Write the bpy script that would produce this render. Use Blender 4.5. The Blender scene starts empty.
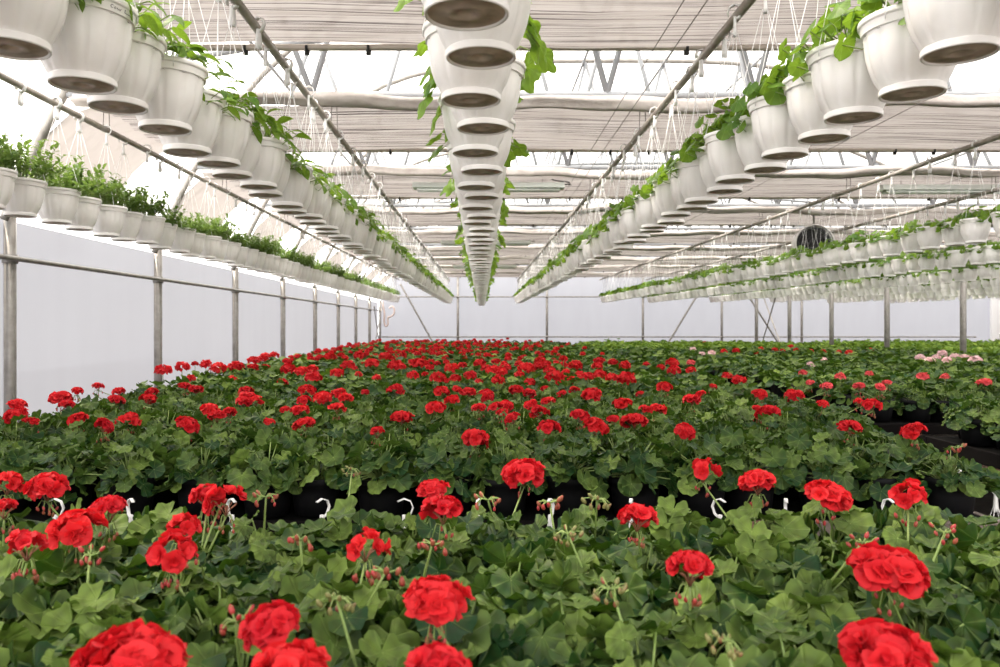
import bpy, math, random
import numpy as np
from math import sin, cos, pi, radians, sqrt, exp

rnd = random.Random(7)
rng = np.random.default_rng(11)
S = bpy.context.scene
COL = S.collection
EYE = 1.40            # eye height above the greenhouse floor (m)
F = 790.0             # focal length in pixels
KY = F / 700.0        # depths below are written for a 700 px focal length
VX, VY = 482.0, 325.5 # where lines running down the greenhouse meet

# ------------------------------------------------------------------ helpers
def px(x, y, h):
    """point at height h relative to the eye that is seen at photo position x, y"""
    Z = -h * F / (y - VY)
    return np.array([(x - VX) * Z / F, Z, EYE + h])

class MB:
    def __init__(s):
        s.v, s.f, s.uv, s.t, s.n = [], [], [], [], 0
    def add(s, V, Fs, mat=0, uv=None, tint=0.5):
        V = np.asarray(V, float).reshape(-1, 3)
        n = len(V)
        for Fa in (Fs if isinstance(Fs, list) else [Fs]):
            Fa = np.asarray(Fa, int)
            if Fa.size:
                s.f.append((Fa + s.n, mat))
        s.v.append(V)
        s.uv.append(np.zeros((n, 2)) if uv is None else np.asarray(uv, float))
        s.t.append(np.full(n, tint, float) if np.isscalar(tint) else np.asarray(tint, float))
        s.n += n
        return s
    def inst(s, T, R, L, mat=0, tint=None):
        """many copies of template T=(V, [faces], uv): R (N,3,3) incl. scale, L (N,3)"""
        V, Fs, uv = T
        N, n = len(L), len(V)
        P = np.einsum('nij,kj->nki', R, V) + L[:, None, :]
        off = (np.arange(N) * n)[:, None, None]
        FF = [(f[None, :, :] + off).reshape(-1, f.shape[1]) for f in Fs]
        tt = np.repeat(np.full(N, .5) if tint is None else np.asarray(tint), n)
        s.add(P.reshape(-1, 3), FF, mat, np.tile(uv, (N, 1)), tt)
        return s
    def mesh(s, name, mats, smooth=True):
        me = bpy.data.meshes.new(name)
        V = np.concatenate(s.v).astype(np.float32)
        me.vertices.add(len(V)); me.vertices.foreach_set('co', V.ravel())
        loops = np.concatenate([f.ravel() for f, m in s.f]).astype(np.int32)
        sizes = np.concatenate([np.full(len(f), f.shape[1]) for f, m in s.f]).astype(np.int32)
        mi = np.concatenate([np.full(len(f), m) for f, m in s.f]).astype(np.int32)
        starts = np.concatenate([[0], np.cumsum(sizes)[:-1]]).astype(np.int32)
        me.loops.add(len(loops)); me.loops.foreach_set('vertex_index', loops)
        me.polygons.add(len(sizes))
        me.polygons.foreach_set('loop_start', starts)
        me.polygons.foreach_set('loop_total', sizes)
        me.polygons.foreach_set('material_index', mi)
        sm = smooth if isinstance(smooth, bool) else False
        me.polygons.foreach_set('use_smooth', np.full(len(sizes), sm))
        uv = np.concatenate(s.uv).astype(np.float32)[loops]
        ul = me.uv_layers.new(name='leaf'); ul.data.foreach_set('uv', uv.ravel())
        at = me.attributes.new('tint', 'FLOAT', 'POINT')
        at.data.foreach_set('value', np.concatenate(s.t).astype(np.float32))
        for m in (mats if isinstance(mats, (list, tuple)) else [mats]):
            me.materials.append(m)
        me.update(calc_edges=True)
        me.validate()
        return me

def link(name, me, parent=None, loc=(0, 0, 0), rz=0.0, sc=None):
    o = bpy.data.objects.new(name, me)
    COL.objects.link(o)
    o.location = tuple(float(c) for c in loc)
    o.rotation_euler = (0, 0, rz)
    if sc is not None:
        o.scale = (sc, sc, sc) if np.isscalar(sc) else sc
    if parent is not None:
        o.parent = parent
    return o

def tag(o, label=None, cat=None, group=None, kind=None):
    if label: o['label'] = label
    if cat: o['category'] = cat
    if group: o['group'] = group
    if kind: o['kind'] = kind
    return o

def thing(name, label, cat, loc=(0, 0, 0), rz=0.0, group=None, sc=None):
    return tag(link(name, None, None, loc, rz, sc), label, cat, group)

ONES = 'zeroth first second third fourth fifth sixth seventh eighth ninth tenth eleventh twelfth thirteenth fourteenth fifteenth sixteenth seventeenth eighteenth nineteenth'.split()
TENS = ['', '', 'twent', 'thirt', 'fort', 'fift', 'sixt', 'sevent', 'eight', 'ninet']
def nth(n):
    if n < 20: return ONES[n]
    if n % 10 == 0: return TENS[n // 10] + 'ieth'
    return TENS[n // 10] + 'y-' + ONES[n % 10]
CARD = 'no one two three four five six seven eight nine ten'.split()

# ------------------------------------------------------------------ materials
def mat(name):
    m = bpy.data.materials.new(name); m.use_nodes = True
    nt = m.node_tree; nt.nodes.clear()
    out = nt.nodes.new('ShaderNodeOutputMaterial')
    def N(t, **kw):
        n = nt.nodes.new('ShaderNode' + t)
        for k, v in kw.items():
            if k.startswith('_'): setattr(n, k[1:], v)
            else: n.inputs[k.replace('__', ' ')].default_value = v
        return n
    def L(a, b): nt.links.new(a, b)
    return m, N, L, out

def principled(name, col, rough=.5, metal=0.0, spec=.5, noise=None, bump=None):
    """noise = (scale, second colour, low, high); bump = (scale, strength)"""
    m, N, L, out = mat(name)
    b = N('BsdfPrincipled', Roughness=rough, Metallic=metal)
    b.inputs['Specular IOR Level'].default_value = spec
    b.inputs['Base Color'].default_value = (*col, 1)
    tc = N('TexCoord')
    if noise:
        n = N('TexNoise', Scale=noise[0], Detail=5.0)
        L(tc.outputs['Object'], n.inputs['Vector'])
        r = N('MapRange'); r.inputs['From Min'].default_value = noise[2]; r.inputs['From Max'].default_value = noise[3]
        L(n.outputs['Fac'], r.inputs['Value'])
        mx = N('MixRGB', Color1=(*col, 1), Color2=(*noise[1], 1))
        L(r.outputs['Result'], mx.inputs['Fac']); L(mx.outputs['Color'], b.inputs['Base Color'])
    if bump:
        n2 = N('TexNoise', Scale=bump[0], Detail=4.0)
        L(tc.outputs['Object'], n2.inputs['Vector'])
        bp = N('Bump', Strength=bump[1], Distance=.01)
        L(n2.outputs['Fac'], bp.inputs['Height']); L(bp.outputs['Normal'], b.inputs['Normal'])
    L(b.outputs['BSDF'], out.inputs['Surface'])
    return m

def leaf_mat(name, dark, light, trans, rough=.42, tfac=.28, veins=True, spec=.45):
    m, N, L, out = mat(name)
    at = N('Attribute', _attribute_name='tint')
    uv = N('UVMap', _uv_map='leaf')
    mx = N('MixRGB', Color1=(*dark, 1), Color2=(*light, 1))
    oi = N('ObjectInfo')
    ad = N('Math', _operation='MULTIPLY_ADD'); ad.inputs[1].default_value = .24; ad.inputs[2].default_value = -.12
    L(oi.outputs['Random'], ad.inputs[0])
    tc = N('TexCoord'); mo = N('TexNoise', Scale=16.0, Detail=2.0); L(tc.outputs['Object'], mo.inputs['Vector'])
    ml = N('MapRange'); L(mo.outputs['Fac'], ml.inputs['Value'])
    ml.inputs['From Min'].default_value = .35; ml.inputs['From Max'].default_value = .68; ml.inputs['To Min'].default_value = -.34; ml.inputs['To Max'].default_value = .24
    a1 = N('Math', _operation='ADD'); L(at.outputs['Fac'], a1.inputs[0]); L(ml.outputs['Result'], a1.inputs[1])
    a2 = N('Math', _operation='ADD', _use_clamp=True)
    L(a1.outputs[0], a2.inputs[0]); L(ad.outputs[0], a2.inputs[1]); L(a2.outputs[0], mx.inputs['Fac'])
    col = mx.outputs['Color']
    b = N('BsdfPrincipled', Roughness=rough); b.inputs['Specular IOR Level'].default_value = spec
    if veins:
        sp = N('SeparateXYZ'); L(uv.outputs['UV'], sp.inputs[0])
        su = N('Math', _operation='SUBTRACT'); L(sp.outputs['X'], su.inputs[0]); su.inputs[1].default_value = .40
        sv = N('Math', _operation='SUBTRACT'); L(sp.outputs['Y'], sv.inputs[0]); sv.inputs[1].default_value = .5
        an = N('Math', _operation='ARCTAN2'); L(sv.outputs[0], an.inputs[0]); L(su.outputs[0], an.inputs[1])
        m7 = N('Math', _operation='MULTIPLY'); L(an.outputs[0], m7.inputs[0]); m7.inputs[1].default_value = 3.5
        cs = N('Math', _operation='COSINE'); L(m7.outputs[0], cs.inputs[0])
        ab = N('Math', _operation='ABSOLUTE'); L(cs.outputs[0], ab.inputs[0])
        vr = N('MapRange'); L(ab.outputs[0], vr.inputs['Value'])
        vr.inputs['From Min'].default_value = .95; vr.inputs['From Max'].default_value = 1.0
        # distance from the leaf's base, for the zonal ring and to fade the veins
        q1 = N('Math', _operation='MULTIPLY'); L(su.outputs[0], q1.inputs[0]); L(su.outputs[0], q1.inputs[1])
        q2 = N('Math', _operation='MULTIPLY_ADD'); L(sv.outputs[0], q2.inputs[0]); L(sv.outputs[0], q2.inputs[1]); L(q1.outputs[0], q2.inputs[2])
        d = N('Math', _operation='SQRT'); L(q2.outputs[0], d.inputs[0])
        vm = N('Math', _operation='MULTIPLY'); L(vr.outputs['Result'], vm.inputs[0]); vm.inputs[1].default_value = .28
        m2 = N('MixRGB', Color2=(*[min(1, c * 1.5 + .03) for c in light], 1)); L(vm.outputs[0], m2.inputs['Fac']); L(col, m2.inputs['Color1'])
        zr = N('ValToRGB'); e = zr.color_ramp.elements
        e[0].position = .18; e[0].color = (0, 0, 0, 1); e[1].position = .42; e[1].color = (0, 0, 0, 1)
        k = e.new(.30); k.color = (.38, .38, .38, 1)
        L(d.outputs[0], zr.inputs['Fac'])
        m3 = N('MixRGB', Color2=(dark[0] * .9 + .012, dark[1] * .6, dark[2] * .7, 1)); L(zr.outputs['Color'], m3.inputs['Fac']); L(m2.outputs['Color'], m3.inputs['Color1'])
        col = m3.outputs['Color']
        bp = N('Bump', Strength=.5, Distance=.003, _invert=True); L(vr.outputs['Result'], bp.inputs['Height']); L(bp.outputs['Normal'], b.inputs['Normal'])
    L(col, b.inputs['Base Color'])
    tr = N('BsdfTranslucent', Color=(*trans, 1))
    ms = N('MixShader', Fac=tfac)
    L(b.outputs['BSDF'], ms.inputs[1]); L(tr.outputs['BSDF'], ms.inputs[2]); L(ms.outputs[0], out.inputs['Surface'])
    return m

def petal_mat(name, a, b_, trans):
    m, N, L, out = mat(name)
    at = N('Attribute', _attribute_name='tint'); oi = N('ObjectInfo')
    s = N('Math', _operation='ADD'); L(at.outputs['Fac'], s.inputs[0]); L(oi.outputs['Random'], s.inputs[1])
    h = N('Math', _operation='MULTIPLY', _use_clamp=True); L(s.outputs[0], h.inputs[0]); h.inputs[1].default_value = .5
    mx = N('MixRGB', Color1=(*a, 1), Color2=(*b_, 1)); L(h.outputs[0], mx.inputs['Fac'])
    b = N('BsdfPrincipled', Roughness=.6); b.inputs['Specular IOR Level'].default_value = .25
    L(mx.outputs['Color'], b.inputs['Base Color'])
    tr = N('BsdfTranslucent', Color=(*trans, 1)); ms = N('MixShader', Fac=.3)
    L(b.outputs['BSDF'], ms.inputs[1]); L(tr.outputs['BSDF'], ms.inputs[2]); L(ms.outputs[0], out.inputs['Surface'])
    return m

def film_mat(name, col, clear, refl=.18, streak=.06, sc=(1.5, 1.5, .25)):
    """milky greenhouse film: scatters daylight through, lets a share pass straight"""
    m, N, L, out = mat(name)
    tc = N('TexCoord'); mp = N('Mapping'); mp.inputs['Scale'].default_value = sc
    L(tc.outputs['Object'], mp.inputs['Vector'])
    n = N('TexNoise', Scale=2.2, Detail=6.0); L(mp.outputs['Vector'], n.inputs['Vector'])
    r = N('MapRange'); L(n.outputs['Fac'], r.inputs['Value'])
    r.inputs['From Min'].default_value = .35; r.inputs['From Max'].default_value = .65
    mx = N('MixRGB', Color1=(*[c * (1 - streak) for c in col], 1), Color2=(*col, 1)); L(r.outputs['Result'], mx.inputs['Fac'])
    t = N('BsdfTranslucent'); L(mx.outputs['Color'], t.inputs['Color'])
    d = N('BsdfDiffuse', Color=(.85, .85, .88, 1))
    m1 = N('MixShader', Fac=refl); L(t.outputs[0], m1.inputs[1]); L(d.outputs[0], m1.inputs[2])
    tp = N('BsdfTransparent'); m2 = N('MixShader', Fac=clear)
    L(m1.outputs[0], m2.inputs[1]); L(tp.outputs[0], m2.inputs[2]); L(m2.outputs[0], out.inputs['Surface'])
    return m

def screen_mat(name):
    """woven shade cloth: pale strips running across the house, thin open gaps between"""
    m, N, L, out = mat(name)
    tc = N('TexCoord')
    def noise(sc, scale, det):
        mp = N('Mapping'); mp.inputs['Scale'].default_value = sc
        L(tc.outputs['Object'], mp.inputs['Vector'])
        n = N('TexNoise', Scale=scale, Detail=det); L(mp.outputs['Vector'], n.inputs['Vector'])
        return n.outputs['Fac']
    a = noise((.75, 150, 0), 1.0, 3.0)
    r = N('ValToRGB'); e = r.color_ramp.elements
    e[0].position = .36; e[0].color = (.075, .062, .06, 1); e[1].position = .55; e[1].color = (.47, .435, .428, 1)
    k = e.new(.415); k.color = (.25, .225, .22, 1); k = e.new(.46); k.color = (.41, .375, .368, 1)
    L(a, r.inputs['Fac'])
    b = noise((.25, 1.3, 1.3), 1.5, 3.0)
    mx = N('MixRGB', _blend_type='MULTIPLY', Fac=.35); L(r.outputs['Color'], mx.inputs['Color1']); L(b, mx.inputs['Color2'])
    t = N('BsdfTranslucent'); d = N('BsdfDiffuse')
    L(r.outputs['Color'], t.inputs['Color']); L(r.outputs['Color'], d.inputs['Color'])
    bp = N('Bump', Strength=.6, Distance=.02); L(a, bp.inputs['Height']); L(bp.outputs['Normal'], d.inputs['Normal'])
    m1 = N('MixShader', Fac=.72); L(t.outputs[0], m1.inputs[1]); L(d.outputs[0], m1.inputs[2])
    tp = N('BsdfTransparent'); m2 = N('MixShader', Fac=.02)
    L(m1.outputs[0], m2.inputs[1]); L(tp.outputs[0], m2.inputs[2]); L(m2.outputs[0], out.inputs['Surface'])
    return m

M = {}
M['white_pot'] = principled('white_plastic', (.85, .83, .82), .38, noise=(9, (.77, .74, .72), .45, .75))
M['pot_under'] = principled('shade_brown_base', (.56, .46, .40), .6, noise=(30, (.38, .305, .26), .4, .65))  # underside of the same white plastic, its shade painted in as brown
M['hanger'] = principled('white_hanger_plastic', (.76, .755, .75), .4)
M['black_pot'] = principled('black_pot_plastic', (.005, .005, .006), .6, spec=.15)
M['dark_wood'] = principled('near_black_wood', (.006, .005, .005), .9, spec=.08)  # bench wood coloured almost black all over
M['soil'] = principled('potting_soil', (.035, .024, .017), .95, noise=(60, (.07, .05, .035), .4, .7))
M['leaf'] = leaf_mat('geranium_leaf', (.0075, .034, .0085), (.125, .185, .034), (.08, .19, .010), rough=.5, spec=.17, tfac=.12)
M['leaf_far'] = leaf_mat('geranium_leaf_bed', (.0085, .038, .0085), (.140, .205, .036), (.10, .23, .012), rough=.5, veins=False, spec=.17, tfac=.12)
M['leaf_pale'] = leaf_mat('young_bed_leaf', (.046, .115, .014), (.22, .31, .048), (.20, .34, .035), rough=.5, veins=False, spec=.15)
M['vine'] = leaf_mat('hanging_vine_leaf', (.040, .115, .014), (.19, .32, .04), (.28, .46, .035), rough=.45, spec=.3, tfac=.36)
M['vine_far'] = leaf_mat('hanging_vine_leaf_simple', (.040, .115, .014), (.19, .32, .04), (.28, .46, .035), rough=.45, spec=.3, tfac=.36, veins=False)
M['herb'] = leaf_mat('small_herb_leaf', (.060, .135, .030), (.20, .30, .08), (.26, .40, .07), rough=.5, tfac=.35, veins=False)
M['stem'] = principled('green_stem', (.16, .24, .055), .5, noise=(40, (.24, .30, .09), .4, .7))
M['pedicel'] = principled('reddish_pedicel', (.26, .10, .055), .5)
M['petal'] = petal_mat('red_petal', (.47, .005, .017), (.70, .021, .023), (.58, .008, .015))
M['pink'] = petal_mat('pink_petal', (.72, .06, .085), (.80, .13, .14), (.8, .1, .1))
M['pale_pink'] = petal_mat('pale_pink_petal', (.82, .52, .58), (.88, .66, .70), (.8, .5, .5))
M['bud'] = principled('red_bud', (.32, .022, .024), .5, noise=(50, (.22, .09, .035), .45, .7))
M['green_bud'] = principled('green_bud', (.17, .16, .05), .5, noise=(45, (.24, .05, .035), .48, .62))
M['steel'] = principled('galvanised_steel', (.30, .285, .265), .42, .35, noise=(14, (.21, .195, .18), .4, .7))
M['rail'] = principled('weathered_pipe', (.26, .225, .19), .45, .2, noise=(20, (.34, .31, .28), .4, .7))
M['truss'] = principled('white_painted_steel', (.235, .245, .26), .45, noise=(8, (.19, .20, .21), .5, .8))
M['alu'] = principled('aluminium_profile', (.50, .45, .40), .4, .3)
M['black'] = principled('black_plastic_clip', (.015, .015, .015), .5)
M['ink'] = principled('dark_ink', (.06, .045, .055), .6)
M['wire'] = principled('thin_steel_wire', (.22, .2, .19), .5, .4)
M['wood'] = principled('grey_weathered_wood', (.17, .135, .115), .8, noise=(7, (.10, .078, .066), .35, .7), bump=(40, .5))
M['red_wood'] = principled('brown_weathered_wood', (.19, .10, .065), .8, noise=(12, (.07, .045, .035), .4, .65), bump=(40, .5))
M['mat'] = principled('black_bench_fabric', (.005, .005, .005), .95, spec=.04)
M['floor'] = principled('earth_floor', (.085, .066, .050), .95, noise=(3, (.14, .115, .09), .4, .7), bump=(30, .6))
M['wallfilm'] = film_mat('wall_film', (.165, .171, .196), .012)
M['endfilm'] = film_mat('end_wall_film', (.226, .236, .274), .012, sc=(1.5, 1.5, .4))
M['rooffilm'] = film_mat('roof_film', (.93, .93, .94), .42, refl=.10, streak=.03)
M['screen'] = screen_mat('striped_shade_cloth')
M['cloth'] = principled('gathered_shade_cloth', (.50, .455, .43), .8, noise=(5, (.36, .315, .29), .4, .65), bump=(22, .8))
m_, N_, L_, o_ = mat('plain_shade_cloth'); a_ = N_('BsdfTranslucent', Color=(.45, .415, .405, 1)); b_ = N_('BsdfDiffuse', Color=(.47, .435, .425, 1))
c_ = N_('MixShader', Fac=.66); L_(a_.outputs[0], c_.inputs[1]); L_(b_.outputs[0], c_.inputs[2]); L_(c_.outputs[0], o_.inputs['Surface']); M['plain_cloth'] = m_
M['lamp'] = principled('lamp_housing', (.66, .70, .66), .4)
M['tube'] = principled('unlit_tube_glass', (.80, .84, .80), .25)
M['fan_white'] = principled('fan_drum_paint', (.62, .60, .58), .45)
M['fan_dark'] = principled('fan_dark_metal', (.02, .02, .022), .45)
M['hose'] = principled('pale_hose', (.62, .50, .46), .5)
M['doorwhite'] = principled('white_door_frame', (.82, .82, .83), .45)

# ------------------------------------------------------------------ shape templates
def grid_faces(nu, nv, closed_u=False):
    """nu columns by nv rows of vertices, index = row*nu + col"""
    f = []
    for r in range(nv - 1):
        for c in range(nu if closed_u else nu - 1):
            c2 = (c + 1) % nu
            f.append((r * nu + c, r * nu + c2, (r + 1) * nu + c2, (r + 1) * nu + c))
    return np.array(f, int).reshape(-1, 4)

def lathe(prof, n, mod=None):
    th = np.linspace(0, 2 * pi, n, endpoint=False)
    V = []
    for i, (r, z) in enumerate(prof):
        k = np.ones(n) if mod is None else mod(i, th)
        V.append(np.stack([r * k * np.cos(th), r * k * np.sin(th), np.full(n, z)], 1))
    return np.concatenate(V), grid_faces(n, len(prof), True)

def tube(P, r, n=6, cap=True):
    P = np.asarray(P, float); m = len(P)
    r = np.full(m, r) if np.isscalar(r) else np.asarray(r, float)
    T = np.gradient(P, axis=0); T /= np.linalg.norm(T, axis=1)[:, None] + 1e-12
    a = np.array([0, 0, 1.0]) if abs(T[0][2]) < .9 else np.array([1.0, 0, 0])
    th = np.linspace(0, 2 * pi, n, endpoint=False)
    V = []
    for i in range(m):
        u = np.cross(T[i], a); u /= np.linalg.norm(u) + 1e-12
        w = np.cross(T[i], u); a = -np.cross(T[i], u) if False else a - T[i] * np.dot(a, T[i])
        if np.linalg.norm(a) < 1e-3: a = w
        a = a / np.linalg.norm(a)
        V.append(P[i] + r[i] * (np.cos(th)[:, None] * u + np.sin(th)[:, None] * w))
    V = np.concatenate(V)
    Fs = [grid_faces(n, m, True)]
    if cap:
        Fs.append(np.array([list(range(n))[::-1], [(m - 1) * n + k for k in range(n)]]))
    return V, Fs

def box(x0, x1, y0, y1, z0, z1):
    V = np.array([(x, y, z) for z in (z0, z1) for y in (y0, y1) for x in (x0, x1)], float)
    Fa = np.array([(0, 2, 3, 1), (4, 5, 7, 6), (0, 1, 5, 4), (2, 6, 7, 3), (0, 4, 6, 2), (1, 3, 7, 5)])
    return V, Fa

def bevel_box(mb, x0, x1, y0, y1, z0, z1, b=.004, mat=0):
    """box with chamfered edges along its length (x), as a sawn board"""
    yz = [(y0 + b, z0), (y1 - b, z0), (y1, z0 + b), (y1, z1 - b), (y1 - b, z1), (y0 + b, z1), (y0, z1 - b), (y0, z0 + b)]
    V = [(x, y, z) for x in (x0, x1) for y, z in yz]
    Fa = [grid_faces(8, 2, True)]
    caps = np.array([list(range(8))[::-1], list(range(8, 16))])
    mb.add(V, Fa + [caps], mat)

def round_leaf(n=28, rings=4, lobes=7, notch=True, cup=.16, wave=.07, scal=.06, seed=0):
    """round scalloped leaf in XY, tip towards +X, notch at -X"""
    r_ = np.random.default_rng(seed)
    th = -pi + 2 * pi * (np.arange(n) + .5) / n
    rad = 1 - scal * (1 - np.abs(np.cos(lobes * th / 2))) ** .8 * 1.6 + .02 * np.cos(3 * lobes * th)
    rad *= 1 + .05 * r_.normal(size=n) * .6
    if notch:
        dn = pi - np.abs(th)
        rad *= 1 - .62 * np.exp(-(dn / .22) ** 2)
    V = [(-.12, 0, 0)]; ph = r_.uniform(0, 6.28, 3)
    for k in range(1, rings + 1):
        t = k / rings
        x = -.12 * (1 - t) + t * rad * np.cos(th); y = t * rad * np.sin(th)
        z = cup * t ** 2 * (1 - .25 * np.cos(2 * th + ph[1])) + wave * t ** 2 * np.cos(lobes * th + .4) * 1.0 + .06 * t * np.sin(2 * th + ph[0]) - .05 * t * t * np.abs(np.sin(th * .5 + ph[2]))
        V += list(zip(x, y, z))
    V = np.array(V)
    quads, tris = [], []
    for j in range(n - 1 if notch else n):
        j2 = (j + 1) % n
        tris.append((0, 1 + j, 1 + j2))
        for k in range(rings - 1):
            a = 1 + k * n; b = a + n
            quads.append((a + j, b + j, b + j2, a + j2))
    return V, [np.array(tris), np.array(quads).reshape(-1, 4)], V[:, :2] * .5 + .5

def simple_leaf(n=7, cup=.2, seed=0, long=1.0):
    r_ = np.random.default_rng(seed)
    th = 2 * pi * np.arange(n) / n
    rad = 1 + .12 * r_.normal(size=n)
    V = np.stack([long * rad * np.cos(th), rad * np.sin(th), cup + .15 * r_.normal(size=n)], 1)
    V = np.concatenate([[[0, 0, 0]], V])
    Fa = np.array([(0, 1 + j, 1 + (j + 1) % n) for j in range(n)])
    return V, [Fa], V[:, :2] * .5 + .5

def lobed_leaf(seed=0):
    """five-pointed trailing leaf"""
    r_ = np.random.default_rng(seed)
    n = 30
    th = -pi + 2 * pi * (np.arange(n) + .5) / n
    rad = .85 + .15 * np.cos(5 * th) + .05 * r_.normal(size=n)
    rad *= 1 - .5 * np.exp(-((pi - np.abs(th)) / .25) ** 2)
    V = [(-.15, 0, 0)]
    for t in (.4, .72, 1.0):
        x = -.15 * (1 - t) + t * rad * np.cos(th) * 1.1; y = t * rad * np.sin(th)
        z = -.18 * t * t + .07 * t * np.cos(5 * th + 1) + .1 * t * np.sin(th + r_.uniform(0, 6)) ; V += list(zip(x, y, z))
    V = np.array(V); tris, quads = [], []
    for j in range(n - 1):
        tris.append((0, 1 + j, 2 + j))
        for k in range(2):
            a = 1 + k * n; b = a + n
            quads.append((a + j, b + j, b + j + 1, a + j + 1))
    return V, [np.array(tris), np.array(quads)], V[:, :2] * .45 + .5

def oval_leaf(seed=0, w=.62):
    r_ = np.random.default_rng(seed)
    u = np.linspace(0, 1, 6); V = []
    for a in u:
        hw = w * sin(pi * min(1, a * .93 + .07)) ** .8 * (1 - .25 * a) if a < 1 else .02
        zc = .25 * sin(a * 2.2) - .25 * a * a
        for s in (-1, -.5, 0, .5, 1):
            V.append((2 * a - 1 + 1, s * hw, zc + .22 * abs(s) * hw + .03 * r_.normal()))
    V = np.array(V)
    return V, [grid_faces(5, 6)], np.stack([V[:, 0] * .5, V[:, 1] * .5 + .5], 1)

def petal(seed=0, nu=5, nv=4, curl=.45):
    """one ruffled petal growing from the origin along +X"""
    r_ = np.random.default_rng(seed)
    V = []
    p = r_.uniform(0, 6.28)
    for j in range(nv):
        a = j / (nv - 1)
        hw = .12 + .50 * sin(a * 1.9) ** 1.1
        for i in range(nu):
            s = -1 + 2 * i / (nu - 1)
            L_ = a * (1 - .16 * s * s * a)
            V.append((L_, s * hw, curl * (a - .9 * a * a) + .16 * a * s * s + .10 * a * sin(3.4 * s + p)))
    V = np.array(V)
    return V, [grid_faces(nu, nv)], np.stack([V[:, 0], V[:, 1] * .5 + .5], 1)

def Rx(a):
    c, s, z, o = np.cos(a), np.sin(a), np.zeros_like(a), np.ones_like(a)
    return np.stack([np.stack([o, z, z], -1), np.stack([z, c, -s], -1), np.stack([z, s, c], -1)], -2)
def Ry(a):
    c, s, z, o = np.cos(a), np.sin(a), np.zeros_like(a), np.ones_like(a)
    return np.stack([np.stack([c, z, s], -1), np.stack([z, o, z], -1), np.stack([-s, z, c], -1)], -2)
def Rz(a):
    c, s, z, o = np.cos(a), np.sin(a), np.zeros_like(a), np.ones_like(a)
    return np.stack([np.stack([c, -s, z], -1), np.stack([s, c, z], -1), np.stack([z, z, o], -1)], -2)

# ------------------------------------------------------------------ setting
YE = 20.36 * KY      # end wall
XL, XG, XR = -2.98, 7.30, 17.58   # left wall, gutter post line, right wall
def arch(x):
    # two arched spans, meeting in a valley over the gutter line
    w = (XG - XL) / 2
    s = (x - XL) / w if x <= XG else (XR - x) / w
    s = min(2, max(0, s))
    if s <= 1: return .66 + 2.5 * (1 - (1 - s) ** 4.9)
    return 1.62 + 1.54 * (1 - (s - 1) ** 2.2)

def film_sheet(P0, u, v, nu, nv, amp, seed):
    r_ = np.random.default_rng(seed)
    n = np.cross(u, v); n = n / np.linalg.norm(n)
    V = []; ph = r_.uniform(0, 6.28, 6)
    for j in range(nv):
        for i in range(nu):
            a, b = i / (nu - 1), j / (nv - 1)
            w = amp * (sin(a * 61 + ph[0] + 2 * b) * .5 + sin(a * 143 + ph[1] - 3 * b) * .35 + sin(a * 37 + b * 5 + ph[2]) * .5)
            V.append(P0 + a * u + b * v + n * w)
    return np.array(V), grid_faces(nu, nv)

def struct(name, mb, m, smooth=True):
    o = link(name, mb.mesh(name, m, smooth)); o['kind'] = 'structure'; return o

mb = MB(); mb.add(*box(-14, 30, -8, 34, -.06, 0)); struct('floor', mb, M['floor'], False)
A = np.array
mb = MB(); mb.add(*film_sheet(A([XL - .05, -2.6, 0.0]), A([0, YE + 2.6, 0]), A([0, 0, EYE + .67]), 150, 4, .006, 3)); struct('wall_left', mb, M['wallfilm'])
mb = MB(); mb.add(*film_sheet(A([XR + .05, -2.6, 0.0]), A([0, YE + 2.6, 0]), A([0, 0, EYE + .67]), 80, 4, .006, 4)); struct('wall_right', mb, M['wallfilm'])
mb = MB()
xs = np.concatenate([np.linspace(XL, XG, 60), np.linspace(XG, XR, 60)[1:]])
zt = A([EYE + arch(x) + .045 for x in xs])
n_ = len(xs)
V = np.concatenate([np.stack([xs, np.full(n_, YE + .05), np.zeros(n_)], 1), np.stack([xs, np.full(n_, YE + .05), zt * .5], 1), np.stack([xs, np.full(n_, YE + .05), zt], 1)])
mb.add(V, grid_faces(n_, 3)); struct('wall_back', mb, M['endfilm'])
mb = MB(); ys = np.linspace(-2.6, YE + .05, 24)
V = np.concatenate([np.stack([xs, np.full(n_, y), zt], 1) for y in ys]); mb.add(V, grid_faces(n_, 24)); struct('ceiling', mb, M['rooffilm'])

# posts and rails of the left wall
def post(name, x, y, z1, label, r=.036, m='steel', group=None, cat='post', z0=0.0, clamp=None):
    t = thing(name, label, cat, (x, y, 0), group=group)
    mb = MB(); mb.add(*tube([(0, 0, z0), (0, 0, z1)], r, 12)); link('tube', mb.mesh('tube', M[m]), t)
    mb = MB(); V, Fa = lathe([(0.0, z0 + .012), (r * 1.9, z0 + .012), (r * 1.9, z0), (0, z0)], 10); mb.add(V, Fa); link('base_plate', mb.mesh('base_plate', M[m], False), t)
    for c in clamp or ():
        mb = MB(); V, Fa = lathe([(r, c - .03), (r * 1.28, c - .028), (r * 1.28, c + .028), (r, c + .03)], 12); mb.add(V, Fa)
        mb.add(*tube([(r, 0, c), (r * 1.9, 0, c)], .007, 6)); link('clamp', mb.mesh('clamp', M[m]), t)
    return t
def rail(name, a, b, r, label, cat, m='steel', group=None):
    """a straight length of tube with a coupling sleeve at each end"""
    a, b = A(a, float), A(b, float); d = b - a; L_ = np.linalg.norm(d); d /= L_
    mb = MB(); mb.add(*tube([a, a + d * .001, b - d * .001, b], [r, r, r, r], 10))
    for p in (a, b):
        s = 1 if p is a else -1
        mb.add(*tube([p, p + s * d * .06], r * 1.25, 10))
    o = link(name, mb.mesh(name, M[m])); return tag(o, label, cat, group)

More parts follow.
